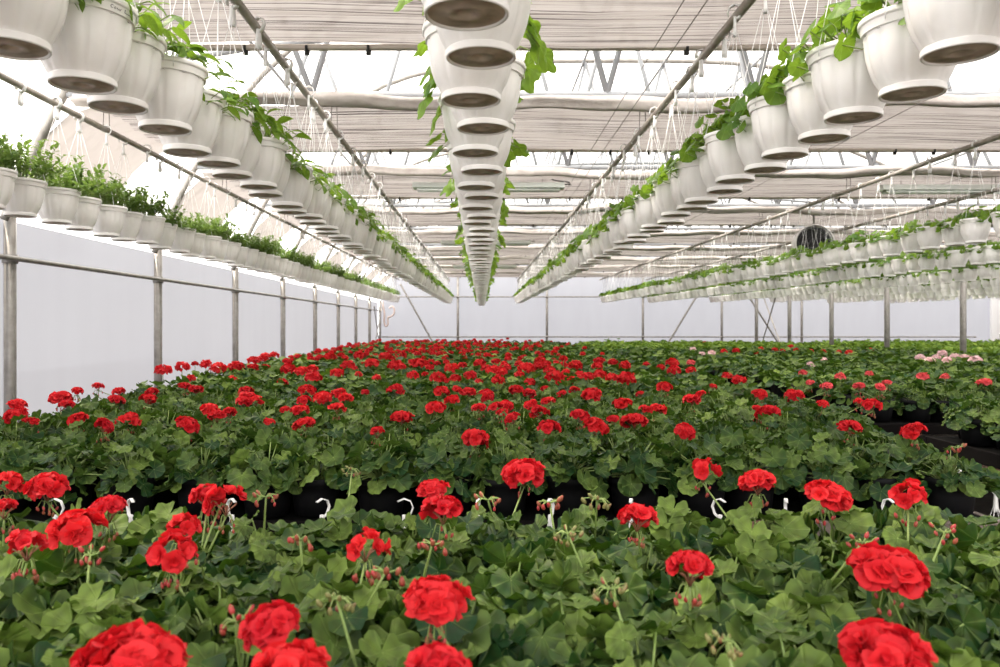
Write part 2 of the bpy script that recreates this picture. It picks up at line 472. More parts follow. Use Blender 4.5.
for k in range(2, 10):
    y = KY * (.38 + 2.02 * k)
    post('wall_post', XL, y, EYE + .70, f'grey steel post of the left film wall, {nth(k - 1)} from the camera' if k < 9 else 'grey steel post of the left film wall, last before the corner', clamp=[EYE + .42], group='left wall posts')
rail('wall_rail', (XL + .05, 2.6, EYE + .42), (XL + .05, YE - .05, EYE + .42), .017, 'long horizontal grey tube along the left film wall behind the pots', 'rail')
post('corner_post', XL + .02, YE - .05, EYE + .72, 'grey post in the far left corner where the two film walls meet', r=.035, clamp=[EYE - .33, EYE + .42])
for i, x in enumerate((-.7, 1.885, 4.67, 6.96, 9.28, 11.8)):
    post('wall_post', x, YE - .05, EYE + 1.5, f'grey steel post against the far end wall, {nth(i + 1)} from the left corner', clamp=[EYE - .33, EYE + .83], group='end wall posts')
rail('wall_rail', (XL + .1, YE - .11, EYE - .33), (14.3, YE - .11, EYE - .33), .02, 'lower horizontal tube across the far end wall just above the plants', 'rail')
rail('wall_rail', (XL + .1, YE - .11, EYE + .83), (14.3, YE - .11, EYE + .83), .02, 'upper horizontal tube across the far end wall behind the hanging pots', 'rail')
rail('brace', (-2.36, YE - .16, EYE + 1.2), (-.91, YE - .16, .01), .028, 'slanting grey brace on the end wall beside the left corner', 'brace')
rail('brace', (6.2, YE - .16, EYE + .85), (4.84, YE - .16, .01), .028, 'slanting grey brace left of the middle column line at the end wall', 'brace')
rail('brace', (7.7, YE - .16, EYE + .85), (9.12, YE - .16, .01), .028, 'slanting grey brace right of the middle column line at the end wall', 'brace')
rail('brace', (XG + .08, 16.5 * KY, .01), (XG + .08, 18.7 * KY, EYE + 1.15), .016, 'thin crossing brace between the far columns, rising away', 'brace')
rail('brace', (XG - .08, 16.9 * KY, EYE + 1.15), (XG - .08, 18.7 * KY, .01), .016, 'thin crossing brace between the far columns, falling away', 'brace')
rail('brace', (XL + .09, 17.7 * KY, .01), (XL + .09, 20.2 * KY, EYE + .5), .014, 'thin brace in the left wall by the far corner, rising towards it', 'brace')
rail('brace', (XL + .13, 18.5 * KY, EYE + .5), (XL + .13, 20.2 * KY, .01), .014, 'thin brace in the left wall by the far corner, falling towards it', 'brace')
for k in range(5, 10):
    y = KY * (.62 + 2 * k)
    post('column', XG, y, EYE + 1.50, f'round steel column on the right of the hall, {nth(k - 4)} from the camera', r=.045, group='right hand columns')
rail('gutter_beam', (XG, 2, EYE + 1.53), (XG, YE - .2, EYE + 1.53), .05, 'heavy tube on top of the right hand column line above the pots', 'beam')
# pale door at the far right of the end wall
t = link('door_1', None, None, (14.75, YE - .12, 0)); t['kind'] = 'structure'
mb = MB()
for q in ((0, .12, 0, .08, 0, 2.3), (1.5, 1.62, 0, .08, 0, 2.3), (.12, 1.5, 0, .08, 2.18, 2.3), (.12, 1.5, 0, .08, 0, .14), (.12, 1.5, .01, .07, 1.02, 1.1)):
    mb.add(*box(*q))
link('door_frame', mb.mesh('door_frame', M['doorwhite'], False), t)
mb = MB(); mb.add(*box(.12, 1.5, .03, .05, .14, 2.18)); link('door_panel', mb.mesh('door_panel', M['doorwhite'], False), t)
mb = MB(); mb.add(*tube([(.2, 0, 1.0), (.2, -.05, 1.0), (.2, -.05, 1.14), (.2, 0, 1.14)], .008, 6)); link('handle', mb.mesh('handle', M['steel']), t)

# roof trusses
def truss(k, xa, xb, where):
    y = KY * (.36 + 2 * k)
    t = thing('roof_truss', f'white arched roof truss {where}, {nth(k)} from the camera', 'truss', (0, y, EYE), group='roof trusses')
    w = xb - xa
    X = np.concatenate([xa + w * .5 * (1 - np.cos(np.linspace(0, pi, 41)))])
    mb = MB(); mb.add(*tube([(x, 0, arch(min(max(x, xa + 1e-4), xb - 1e-4)) - .0) for x in X], .028, 8)); link('arch_tube', mb.mesh('arch_tube', M['steel']), t)
    mb = MB(); mb.add(*tube([(xa + .40, 0, 1.435), (xb - .40, 0, 1.435)], .022, 8)); link('bottom_chord', mb.mesh('bottom_chord', M['truss']), t)
    mb = MB(); mb.add(*tube([(xa + .62, 0, 1.50)] + [(x, 0, 1.50 + .42 * sin(pi * (x - xa - .62) / (w - 1.24)) ** .6 + .02) for x in np.linspace(xa + .9, xb - .9, 14)] + [(xb - .62, 0, 1.5)], .02, 6)); link('inner_chord', mb.mesh('inner_chord', M['truss']), t)
    n = 9
    me = None
    for i in range(n):
        x0 = xa + 1.0 + (w - 2.0) * i / n; x1 = xa + 1.0 + (w - 2.0) * (i + .5) / n; x2 = xa + 1.0 + (w - 2.0) * (i + 1) / n
        mb = MB(); mb.add(*tube([(x0, 0, 1.44), (x1, 0, arch(x1) - .02)], .02, 6)); link('web_bar', mb.mesh('web_bar', M['truss']), t)
        mb = MB(); mb.add(*tube([(x1, 0, arch(x1) - .02), (x2, 0, 1.44)], .02, 6)); link('web_bar', mb.mesh('web_bar', M['truss']), t)
for k in range(1, 10): truss(k, XL, XG, 'over the main aisle')
for k in range(4, 10): truss(k, XG, XR, 'over the right hand bay')
for i, x in enumerate((-1.9, -.4, 1.2, 2.16, 3.2, 4.8, 6.2)):
    rail('purlin', (x, -2, EYE + arch(x) - .045), (x, YE, EYE + arch(x) - .045), .016, f'white purlin under the roof film running down the house, {nth(i + 1)} from the left wall', 'purlin', 'truss', 'roof purlins')

# shade screens
def screen(k, xa, xb, left, where):
    y0 = KY * (.36 + 2 * k)
    n = nth(k + 1)
    t = thing('shade_screen', f'beige striped shade screen {where}, {n} from the camera', 'shade screen', (0, y0, EYE), group='shade screens')
    r_ = np.random.default_rng(100 + k + (50 if not left else 0))
    if left:
        prof = [(-2.885, .72), (-2.86, .85), (-2.80, 1.00), (-2.70, 1.17), (-2.56, 1.30), (-2.36, 1.365), (-2.0, 1.37)] + [(x, 1.37) for x in np.linspace(-1.6, xb, 22)]
    else:
        prof = [(x, 1.37) for x in np.linspace(xa, xb, 26)]
    prof = A(prof); nu = len(prof)
    d = np.gradient(prof, axis=0); nrm = np.stack([-d[:, 1], d[:, 0]], 1); nrm /= np.linalg.norm(nrm, axis=1)[:, None]
    LY, nv = 1.05 * KY, 34
    ph = r_.uniform(0, 6.28, 4)
    V = []
    for j in range(nv):
        b = j / (nv - 1)
        sag = .012 * sin(b * 31 + ph[0]) + .010 * sin(b * 57 + ph[1]) - .03 * sin(pi * b)
        for i in range(nu):
            w = sag + .010 * sin(b * 43 + prof[i, 0] * 1.7 + ph[2]) + .012 * sin(prof[i, 0] * 2.2 + ph[3])
            V.append((prof[i, 0] + nrm[i, 0] * w, b * LY, prof[i, 1] + nrm[i, 1] * w))
    mb = MB(); gf = grid_faces(nu, nv); cut = 5 if left else 0
    mb.add(V, gf[gf[:, 0] % nu >= cut], 0)
    if cut: mb.f.append((gf[gf[:, 0] % nu < cut], 1))
    link('cloth', mb.mesh('cloth', [M['screen'], M['plain_cloth']]), t)
    # leading edge bar
    mb = MB(); mb.add(*tube([(p[0], LY + .005, p[1] - .014) for p in prof if p[0] > -2.45], .017, 8)); bar = link('edge_bar', mb.mesh('edge_bar', M['alu']), t)
    x = max(prof[0, 0], -2.0) + r_.uniform(0, .5)
    mc = MB(); mc.add(*tube([(0, -.028, .004), (0, -.03, -.012), (0, -.012, -.032), (0, .014, -.032), (0, .028, -.012), (0, .026, .012)], .010, 6)); mc.add(*box(-.016, .016, -.012, .012, -.05, -.02))
    cm = mc.mesh('clip', M['black'])
    while x < xb:
        link('clip', cm, bar, (x, LY + .005, 1.37 - .014), 0, .72); x += r_.choice([.55, .7, .95, .3])
    # gathered cloth along the truss
    mb = MB(); X = prof[:, 0]; m = 12
    xs2 = np.linspace(xa if not left else -2.5, xb, 90); V = []
    ph = r_.uniform(0, 6.28, 8)
    for x in xs2:
        sagx = .028 * sin(x * 1.3 + ph[0]) + .02 * sin(x * 3.7 + ph[1]) + .008 * sin(x * 11 + ph[5])
        for q in range(m):
            a = 2 * pi * q / m
            R = 1 + .24 * sin(3 * a + x * .8 + ph[2]) + .14 * sin(5 * a - x * 1.7 + ph[3]) + .08 * sin(7 * a + x * 6 + ph[4])
            V.append((x, -.070 + .056 * R * cos(a), 1.372 + sagx * .6 + .036 * R * sin(a)))
    mb.add(V, [grid_faces(m, 90, True), A([list(range(m))[::-1], [89 * m + q for q in range(m)]])])
    link('gathered_cloth', mb.mesh('gathered_cloth', M['cloth']), t)
for k in range(-1, 10):
    if k >= 0 and k < 10: screen(k, XL, 7.12, True, 'over the main aisle')
for k in range(3, 10): screen(k, 7.45, 16.9, False, 'over the right hand bay')

# thin control wires of the screens
for i, x in enumerate((.82, .915, -1.55, 2.6, 4.3)):
    rail('control_wire', (x, -1, EYE + 1.32), (x, YE - .3, EYE + 1.32), .0022, ['thin wire under the screens just left of the pipe right of centre', 'thin wire under the screens beside the pipe right of centre', 'thin wire under the screens left of the centre pots', 'thin wire under the screens between the right hand pot rows', 'thin wire under the screens above the far right pot rows'][i], 'wire', 'wire')

# lamps
def lamp(x, y, label):
    t = thing('batten_lamp', label, 'lamp', (x, y, EYE + 1.27))
    mb = MB(); prof = [(-.075, .0), (-.055, .05), (.055, .05), (.075, .0)]
    V = [(s * .70, p[0], p[1]) for s in (-1, 1) for p in prof]
    mb.add(V, [A([(0, 1, 5, 4), (1, 2, 6, 5), (2, 3, 7, 6), (3, 0, 4, 7)]), A([(0, 3, 2, 1), (4, 5, 6, 7)])]); link('housing', mb.mesh('housing', M['lamp'], False), t)
    for s in (-1, 1):
        mb = MB(); mb.add(*tube([(-.66, s * .035, -.014), (.66, s * .035, -.014)], .013, 8)); link('tube', mb.mesh('lamp_tube', M['tube']), t)
        mb = MB(); mb.add(*tube([(s * .5, 0, .05), (s * .5, 0, .22)], .003, 5)); link('hanger_wire', mb.mesh('hanger_wire', M['wire']), t)
    mb = MB(); mb.add(*tube([(.68, 0, .03), (.74, 0, .045), (.77, 0, .03), (.75, 0, .06), (.62, 0, .075), (.56, 0, .10), (.55, 0, .22)], .006, 6)); link('cord', mb.mesh('cord', M['black']), t)
lamp(.06, 6.5 * KY, 'pale batten lamp hung crosswise above the centre pots, nearest of three')
lamp(.06, 10.9 * KY, 'pale batten lamp hung crosswise above the centre pots, second of three')
lamp(.06, 15.3 * KY, 'pale batten lamp hung crosswise above the centre pots, farthest of three')
lamp(4.45, 6.6 * KY, 'pale batten lamp hung crosswise above the right hand pot rows')

# circulation fan
t = thing('circulation_fan', 'round drum fan with dark grille above the right hand pot rows', 'fan', (4.02, 8.46 * KY, EYE + 1.0), radians(-14))
mb = MB(); V, Fa = lathe([(.215, -.01), (.225, 0), (.225, .34), (.20, .36), (.20, .0), (.215, -.01)], 32); mb.add(V @ Rx(A(radians(90))).T * A([1, -1, 1]), Fa[:, ::-1]); link('drum', mb.mesh('drum', M['fan_white']), t)
mb = MB()
for r in (.03, .06, .09, .12, .15, .18, .205):
    th = np.linspace(0, 2 * pi, 33); mb.add(*tube(np.stack([r * np.cos(th), np.full(33, -.015), r * np.sin(th)], 1), .003, 5))
for a in range(8):
    mb.add(*tube([(.02 * cos(a * pi / 4), -.015, .02 * sin(a * pi / 4)), (.21 * cos(a * pi / 4), -.012, .21 * sin(a * pi / 4))], .003, 5))
link('grille', mb.mesh('grille', M['fan_dark']), t)
for a in range(5):
    th = a * 2 * pi / 5; V = []
    for r in (.04, .10, .19):
        for s in (-1, 0, 1):
            an = th + s * (.28 + .3 * (.19 - r)); V.append((r * cos(an), .07 + s * .03, r * sin(an)))
    mb = MB(); mb.add(V, grid_faces(3, 3)); link('blade', mb.mesh('blade', M['fan_dark']), t)
mb = MB(); V, Fa = lathe([(0, .02), (.045, .02), (.05, .05), (.05, .2), (0, .22)], 16); mb.add(V @ Rx(A(radians(90))).T * A([1, -1, 1]), Fa); link('motor', mb.mesh('motor', M['fan_dark']), t)
mb = MB(); V, Fa = lathe([(0, .30), (.19, .30), (.20, .31), (0, .31)], 24); mb.add(V @ Rx(A(radians(90))).T * A([1, -1, 1]), Fa); link('back_guard', mb.mesh('back_guard', M['fan_dark'], False), t)
mb = MB(); mb.add(*tube([(0, .06, .22), (0, .06, .53)], .012, 8)); link('bracket', mb.mesh('bracket', M['steel']), t)

# pale hose looped on the corner post
mb = MB(); c = A([XL + .10, YE - .12, EYE])
P = [(0.0, 0, .70), (.02, -.02, .55), (.06, -.03, .35), (.05, -.03, .10), (.10, -.04, -.02), (.16, -.04, .05), (.15, -.04, .22), (.24, -.05, .26), (.32, -.05, .34), (.33, -.05, .48), (.26, -.05, .55), (.19, -.05, .49)]
P = A(P) * A([1.05, 1, 1]); Q = []
for i in range(len(P) - 1):
    p0, p1, p2, p3 = P[max(i - 1, 0)], P[i], P[i + 1], P[min(i + 2, len(P) - 1)]
    for s in np.linspace(0, 1, 5)[:-1]:
        Q.append(.5 * (2 * p1 + (p2 - p0) * s + (2 * p0 - 5 * p1 + 4 * p2 - p3) * s * s + (3 * p1 - p0 - 3 * p2 + p3) * s ** 3))
Q.append(P[-1]); mb.add(*tube(A(Q) + c, .028, 8))
tag(link('hose', mb.mesh('hose', M['hose'])), 'pale curled hose hanging on the post in the far left corner', 'hose')

# ------------------------------------------------------------------ hanging pots
POT_SECTIONS = [   # (profile, material, fluted)
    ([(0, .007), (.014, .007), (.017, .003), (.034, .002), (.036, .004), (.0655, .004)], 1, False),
    ([(.0655, .004), (.0670, .001), (.0685, 0), (.0708, .0005), (.0720, .002)], 0, False),
    ([(.0720, .002), (.0724, .0125)], 0, False),
    ([(.0724, .0125), (.0700, .0132), (.0698, .0150)], 0, False),
    ([(.0698, .0150), (.0775, .0275), (.0868, .045), (.0940, .064), (.0995, .086), (.1030, .110), (.1050, .1325)], 0, True),
    ([(.1050, .1325), (.1050, .1345), (.1100, .1352)], 0, False),
    ([(.1100, .1352), (.1130, .1515)], 0, False),
    ([(.1130, .1515), (.1168, .1535), (.1175, .156), (.1175, .1625), (.1160, .165), (.1120, .165), (.1085, .150)], 0, False),
    ([(.1085, .150), (.05, .147), (0, .147)], 2, False)]
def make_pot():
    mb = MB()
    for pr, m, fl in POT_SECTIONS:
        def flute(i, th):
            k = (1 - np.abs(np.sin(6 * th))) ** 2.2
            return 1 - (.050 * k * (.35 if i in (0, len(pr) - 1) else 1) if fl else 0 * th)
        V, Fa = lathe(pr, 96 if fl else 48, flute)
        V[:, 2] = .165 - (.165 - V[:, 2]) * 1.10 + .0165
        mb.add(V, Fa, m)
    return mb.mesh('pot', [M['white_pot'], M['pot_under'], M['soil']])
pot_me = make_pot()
HANG = .66           # pot base to pipe centre
RIM = .0165          # the pots stand this much taller than .165
def make_hanger(seed, strands=4, w=.0095):
    r_ = np.random.default_rng(seed)
    mb = MB(); tz = HANG - .082
    for i in range(strands):
        a = 2 * pi * i / strands + r_.uniform(-.1, .1) + .4
        p0 = A([.1165 * cos(a), .1165 * sin(a), .160 + RIM]); p1 = A([.010 * cos(a), .010 * sin(a), tz])
        bow = A([cos(a + 1), sin(a + 1), 0]) * r_.uniform(-.006, .006)
        mb.add(*tube([p0 + A([0, 0, -.022]), p0, (p0 * .6 + p1 * .4) + bow, (p0 * .3 + p1 * .7) + bow * .7, p1], .0014, 5))
    # flat body and broad open hook over the pipe
    V = []
    for z, w, d in ((tz - .014, .008, .008), (tz, w * 1.9, .006), (tz + .012, w * 1.7, .005), (HANG - .030, w * 1.05, .005), (HANG - .020, w, .005)):
        V += [(-d, -w, z), (d, -w, z), (d, w, z), (-d, w, z)]
    mb.add(V, [grid_faces(4, 5, True), A([(3, 2, 1, 0), (16, 17, 18, 19)])])
    P = [(-.002, HANG - .030), (.017, HANG - .019), (.0245, HANG), (.0175, HANG + .0175), (0, HANG + .0245), (-.0175, HANG + .0175), (-.0245, HANG), (-.021, HANG - .012)]
    if w < .006: P = P[:-2]          # an open cane-shaped hook
    V = []
    for i, (x, z) in enumerate(P):
        t_ = 1.22 if w > .006 else 1.14
        for xx, zz in ((x, z), (x * t_, HANG + (z - HANG) * t_)): V += [(xx, -w, zz), (xx, w, zz)]
    V = A(V)[:, [0, 1, 2]]; q = []
    for i in range(len(P) - 1):
        a, b = 4 * i, 4 * i + 4
        q += [(a, a + 1, b + 1, b), (a + 2, b + 2, b + 3, a + 3), (a, b, b + 2, a + 2), (a + 1, a + 3, b + 3, b + 1)]
    mb.add(V, [A(q), A([(0, 2, 3, 1), (len(V) - 4, len(V) - 3, len(V) - 1, len(V) - 2)])])
    return mb.mesh('hanger', M['hanger'])
hanger_me = [make_hanger(i) for i in range(4)]
slim_hanger_me = [make_hanger(7, w=.0045), make_hanger(8, w=.0045)]

V_LEAF = [round_leaf(18, 3, 5, True, -.15, .05, .10, s) for s in range(3)]
L_LEAF = [lobed_leaf(s) for s in range(3)]
O_LEAF = [oval_leaf(s) for s in range(3)]
def basket_leaves(kind, seed):
    """foliage mesh around (0,0) with the rim at z = .165"""
    r_ = np.random.default_rng(seed)
    mb = MB()
    if kind == 'herb':
        N = 46
        for i in range(N):            # twigs with small paired leaves
            a = r_.uniform(0, 6.28); rr = .095 * sqrt(r_.uniform()); lean = r_.uniform(.1, 1.25)
            b = A([rr * cos(a), rr * sin(a), .15]); L_ = r_.uniform(.08, .18)
            tip = b + A([cos(a) * sin(lean), sin(a) * sin(lean), cos(lean)]) * L_
            mb.add(*tube([b, (b + tip) / 2 + r_.normal(size=3) * .008, tip], [.0016, .0013, .0008], 4), 1)
            m = 13
            tt = np.linspace(.2, 1.02, m); az = r_.uniform(0, 6.28) + np.arange(m) * 2.4
            Lc = b[None] + (tip - b)[None] * tt[:, None]
            R = Rz(az) @ Ry(-r_.uniform(.0, .9, m)) * r_.uniform(.012, .0195, m)[:, None, None]
            mb.inst(O_LEAF[i % 3], R, Lc, 0, r_.uniform(.1, 1.0) * .7 + r_.uniform(0, .3, m))
        return mb.mesh('foliage', [M['herb'], M['stem']])
    if kind == 'trail':               # lobed leaves hanging over two sides
        N = (8, 4, 6, 3)[seed % 10]
        for i in range(N):
            side = 1 if i % 2 else -1
            a = (0 if side > 0 else pi) + r_.normal() * .75
            out = r_.uniform(.10, .175); z = .20 - max(0, out - .12) * r_.uniform(.3, 2.0) + r_.uniform(-.01, .03)
            p = A([out * cos(a), out * sin(a), z])
            mb.add(*tube([(0.05 * cos(a), .05 * sin(a), .15), (out * .6 * cos(a), out * .6 * sin(a), .19), p], .0018, 4), 1)
            tilt = r_.uniform(.5, 1.35)
            R = (Rz(A([a])) @ Ry(A([tilt])) @ Rx(r_.normal(size=1) * .4)) * r_.uniform(.034, .054)
            mb.inst(L_LEAF[i % 3], R, p[None], 0, [r_.uniform(.1, .95)])
        return mb.mesh('foliage', [M['vine'], M['stem']])
    N = 38 if kind == 'round' else 52
    for i in range(N):
        a = i * 2.4 + r_.normal() * .4; u = sqrt((i + .5) / N)
        out = .150 * u * r_.uniform(.8, 1.15); z = (.240 if kind == 'round' else .222) - .065 * u * u + r_.normal() * .020
        if r_.uniform() < (.07 if kind == 'round' else .04): out, z = r_.uniform(.125, .16), r_.uniform(.13, .18)
        p = A([out * cos(a), out * sin(a), z])
        mb.add(*tube([(.03 * cos(a), .03 * sin(a), .15), (out * .7 * cos(a), out * .7 * sin(a), z - .02), p], .0018, 4), 1)
        tilt = (.25 + .75 * u if kind == 'round' else .1 + .45 * u) + r_.normal() * .35
        T = (V_LEAF if kind == 'round' else O_LEAF)[i % 3]
        sc = r_.uniform(.024, .040) * (1.0 if kind == 'round' else .90)
        R = (Rz(A([a + r_.normal() * .3])) @ Ry(A([tilt])) @ Rx(r_.normal(size=1) * .35)) * sc
        mb.inst(T, R, p[None], 0, [min(1, max(0, .25 + .5 * (1 - u) + r_.normal() * .22))])
    return mb.mesh('foliage', [M['vine'], M['stem']])
FOL = {k: [basket_leaves(k, 10 * i + j) for j in range(4)] for i, k in enumerate(('herb', 'trail', 'round', 'oval'))}

ROWS = [  # x, first y, spacing, foliage, name of the row, rise at the far end
    (-2.34, 3.298, .260, 'herb', 'row along the left wall', .08),
    (-.92, 1.188, .205, 'oval', 'row left of centre', .05),
    (-.012, .965, .262, 'trail', 'centre row', -.02),
    (1.00, 1.231, .212, 'round', 'row right of centre', .05),
    (3.33, 4.46, .240, 'round', 'second row right of centre', .08),
    (4.65, 6.10, .240, 'round', 'third row right of centre', .08),
    (6.30, 8.30, .240, 'round', 'fourth row right of centre', .08),
    (7.95, 10.55, .240, 'round', 'fifth row right of centre', .08),
    (9.55, 12.70, .240, 'round', 'sixth row right of centre', .06),
    (11.1, 14.80, .240, 'round', 'seventh row right of centre', .06),
]
def rise(r, y): return r[5] * max(0, (y - 3.4) / 19.0) ** 1.2
ROWS = [(a, b * KY, c * KY, d, e, f) for a, b, c, d, e, f in ROWS]
hang = []
for ri, r in enumerate(ROWS):
    y, i = r[1], 1
    while y < 19.3 * KY:
        hang.append((y, ri, i)); y += r[2]; i += 1
hang.sort()
GROUPW = {'herb': 'white hanging pot of herbs', 'oval': 'white hanging pot',
          'trail': 'white hanging pot with trailing leaves', 'round': 'white hanging pot'}
stuff_hang = []
proto = None
for c, (y, ri, i) in enumerate(hang):
    x0, _, _, kind, rowname, _ = ROWS[ri]
    zig = .013 * (1 if i % 2 else -1)
    x = x0 + zig + rnd.gauss(0, .005); z = EYE + .5535 + rise(ROWS[ri], y) + rnd.gauss(0, .005)
    if c >= 292:
        stuff_hang.append((x, y, z, kind, 1.0 if ri < 4 else .86)); continue
    rz = rnd.uniform(0, 6.28) if kind != 'trail' else rnd.gauss(0, .3) + (pi if rnd.random() < .5 else 0)
    t = thing('hanging_pot', f'{GROUPW[kind]}, {nth(i)} from the camera in the {rowname}', 'hanging pot', (x, y, z), group='hanging pots, ' + rowname)
    wide = 1.0 if ri in (1, 3) else (1.04 if ri < 4 else .86)   # the rows on the right hold a smaller pot
    marked = ri == 1 and i == 3
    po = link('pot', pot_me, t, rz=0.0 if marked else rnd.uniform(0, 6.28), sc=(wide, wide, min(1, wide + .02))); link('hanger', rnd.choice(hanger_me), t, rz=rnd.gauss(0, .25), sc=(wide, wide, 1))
    if marked:                     # small handwriting in dark ink on the collar
        t['label'] = 'white hanging pot with handwriting on its collar, third from camera, row left of centre'
        ink = MB()
        def at(az, z):
            zz = .165 - (.165 - z) * 1.10 + .0165
            rr = .1100 + (z - .1352) * .184 + .0004
            return (rr * cos(radians(az)), rr * sin(radians(az)), zz)
        for st in ([(-30.5, .1475), (-32.5, .1482), (-34, .1455), (-33.2, .1425), (-31, .1425)], [(-28, .1455), (-29.5, .144), (-28.5, .1415), (-26.8, .143), (-28, .1455)],
                   [(-25.5, .1455), (-24.2, .1415), (-23, .1445), (-21.8, .1412), (-20, .1455)], [(-14, .149), (-14.4, .1425), (-10, .1418), (-5, .1425), (-1, .1410), (1.5, .1420)]):
            ink.add(*tube([at(*q) for q in st], .0006, 5))
        link('handwriting', ink.mesh('handwriting', M['ink']), po)
    f = link('foliage', rnd.choice(FOL[kind]), t, rz=rz)
    f.scale = (wide, wide, wide * rnd.uniform(.85, 1.15)); f.location.z = RIM if ri < 4 else .012
# the pots farther off, past the nearest three hundred, in one mass
LV = [simple_leaf(6, .2, s) for s in range(3)]
mb = MB()
sp = [(0, .004), (.064, 0), (.0722, .006), (.0668, .018), (.095, .08), (.106, .130), (.1115, .152), (.1172, .1815), (.105, .166), (0, .166)]
V, Fa = lathe(sp, 14)
P = A([q[:3] for q in stuff_hang]); I = np.eye(3)[None] * A([(q[4], q[4], 1.0) for q in stuff_hang])[:, None, :]
I2 = I.copy(); I2[:, 2, 2] = A([q[4] for q in stuff_hang])
mb.inst((V, [Fa], np.zeros((len(V), 2))), I2, P, 0)
hv = MB(); tz = HANG - .08
for a in (.4, 2.5, 4.6): hv.add(*tube([(.115 * cos(a), .115 * sin(a), .158), (0.008 * cos(a), .008 * sin(a), tz)], .0019, 4))
hv.add(*tube([(0, 0, tz - .02), (0, 0, tz + .04), (.03, 0, HANG), (0, 0, HANG + .033), (-.03, 0, HANG)], .009, 5))
HV = np.concatenate(hv.v); HF = [f for f, m in hv.f]
H4 = np.concatenate([f for f in HF if f.shape[1] == 4])
mb.inst((HV, [H4], np.zeros((len(HV), 2))), I, P, 1)
for kind, mi, n, s0, hh in (('herb', 3, 110, .014, .17), ('oval', 2, 30, .032, .11), ('trail', 2, 18, .036, .05), ('round', 2, 30, .034, .11)):
    Q = A([(q[0], q[1], q[2] - (.022 if q[4] < 1 else 0)) for q in stuff_hang if q[3] == kind]).reshape(-1, 3)
    if not len(Q): continue
    N = len(Q) * n
    a = rng.uniform(0, 6.28, N); u = np.sqrt(rng.uniform(0, 1, N))
    out = (.13 if kind != 'trail' else .15) * u
    L_ = np.repeat(Q, n, 0) + np.stack([out * np.cos(a), out * np.sin(a), .18 + hh * (1 - .6 * u * u) * rng.uniform(.3, 1.05, N)], 1)
    if kind == 'trail': L_[:, 2] = np.repeat(Q[:, 2], n) + .19 - .09 * u * rng.uniform(0, 1, N)
    R = Rz(a) @ Ry(.3 + .7 * u + rng.normal(size=N) * .35) @ Rx(rng.normal(size=N) * .4) * rng.uniform(.75, 1.25, N)[:, None, None] * s0
    mb.inst(LV[0], R, L_, mi, rng.uniform(.1, .9, N))
o = link('hanging_pots', mb.mesh('hanging_pots', [M['white_pot'], M['hanger'], M['vine_far'], M['herb']]))
tag(o, 'mass of white hanging pots with green plants at the far end of the rows', 'hanging pots', kind='stuff')

# the pipes the pots hang on
for ri, r in enumerate(ROWS):
    y0 = r[1] - 1.6; P = []
    for y in np.linspace(y0, 19.8 * KY, 30): P.append((0, y, HANG + .5535 + rise(r, y)))
    t = thing('hanging_rail', f'grey pipe carrying the hanging pots of the {r[4]}', 'pipe', (r[0], 0, EYE), group='pot rails')
    mb = MB(); mb.add(*tube(P, .0185, 10)); link('pipe', mb.mesh('pipe', M['rail']), t)
    wm = None
    for k in range(1, 10):
        y = KY * (.36 + 2 * k)
        if y < y0 or y > 19.8 * KY: continue
        z = HANG + .5535 + rise(r, y)
        mb = MB(); mb.add(*tube([(.012, y, 1.5), (.02, y, z + .01), (0, y, z - .02), (-.02, y, z + .01), (-.012, y, 1.5)], .003, 5)); link('hanger_wire', mb.mesh('hanger_wire', M['wire']), t)

# ------------------------------------------------------------------ geranium beds
BT, BT1, BT2, BT4 = .762, .735, .83, .79   # bench tops above the floor: middle, front, right
PH = .125            # height of a black pot
def lathe_pot():
    pr = [(0, .004), (.060, .004), (.063, 0), (.070, 0), (.079, .065), (.083, .100), (.087, .102), (.0885, .125), (.084, .125), (.080, .106), (0, .106)]
    mb = MB(); V, Fa = lathe(pr, 20); rows = np.arange(len(pr) - 1).repeat(20)
    mb.add(V, Fa[rows < 9], 0); mb.f.append((Fa[rows >= 9], 1))
    return mb.mesh('pot', [M['black_pot'], M['soil']])
bpot_me = lathe_pot()
G_LEAF = [round_leaf(30, 4, 7, True, c, w, .05, s) for s, (c, w) in enumerate(((.30, .10), (.10, .13), (.22, .12), (-.12, .11), (.36, .09), (.05, .15)))]
def geranium_foliage(seed, N=46, big=1.0):
    r_ = np.random.default_rng(500 + seed)
    mb = MB()
    for i in range(N):
        a = i * 2.39996 + r_.normal() * .35; u = sqrt((i + .3) / N)
        out = .150 * u * r_.uniform(.82, 1.15)
        z = PH + .075 - .105 * u ** 2.2 + r_.normal() * .018
        tilt = .10 + .80 * u ** 1.6 + r_.normal() * .36
        s = big * r_.uniform(.026, .044) * (.72 if i < 6 else 1)
        if i < 4: z += .01
        p = A([out * cos(a), out * sin(a), z])
        az = a + r_.normal() * .5
        R = (Rz(A([az])) @ Ry(A([tilt])) @ Rx(r_.normal(size=1) * .42)) * s
        q = p + R[0] @ A([-.12, 0, 0])
        mb.add(*tube([(.012 * cos(a), .012 * sin(a), PH - .02), (out * .45 * cos(a), out * .45 * sin(a), (PH + z) / 2), q], [.0026, .0022, .0018], 5), 1)
        tv = (.62 if i < 6 else .30) + r_.normal() * .24
        if r_.uniform() < .08: tv = .95
        mb.inst(G_LEAF[i % 6], R, p[None], 0, [min(1, max(0, tv))])
    mb.add(*tube([(0, 0, PH - .02), (.004, .003, PH + .05)], [.006, .004], 6), 1)
    return mb.mesh('foliage', [M['leaf'], M['stem']])
GF = [geranium_foliage(s) for s in range(8)]
GF_BIG = [geranium_foliage(20 + s, 38, 1.25) for s in range(5)]
PETALS = [petal(s) for s in range(4)]
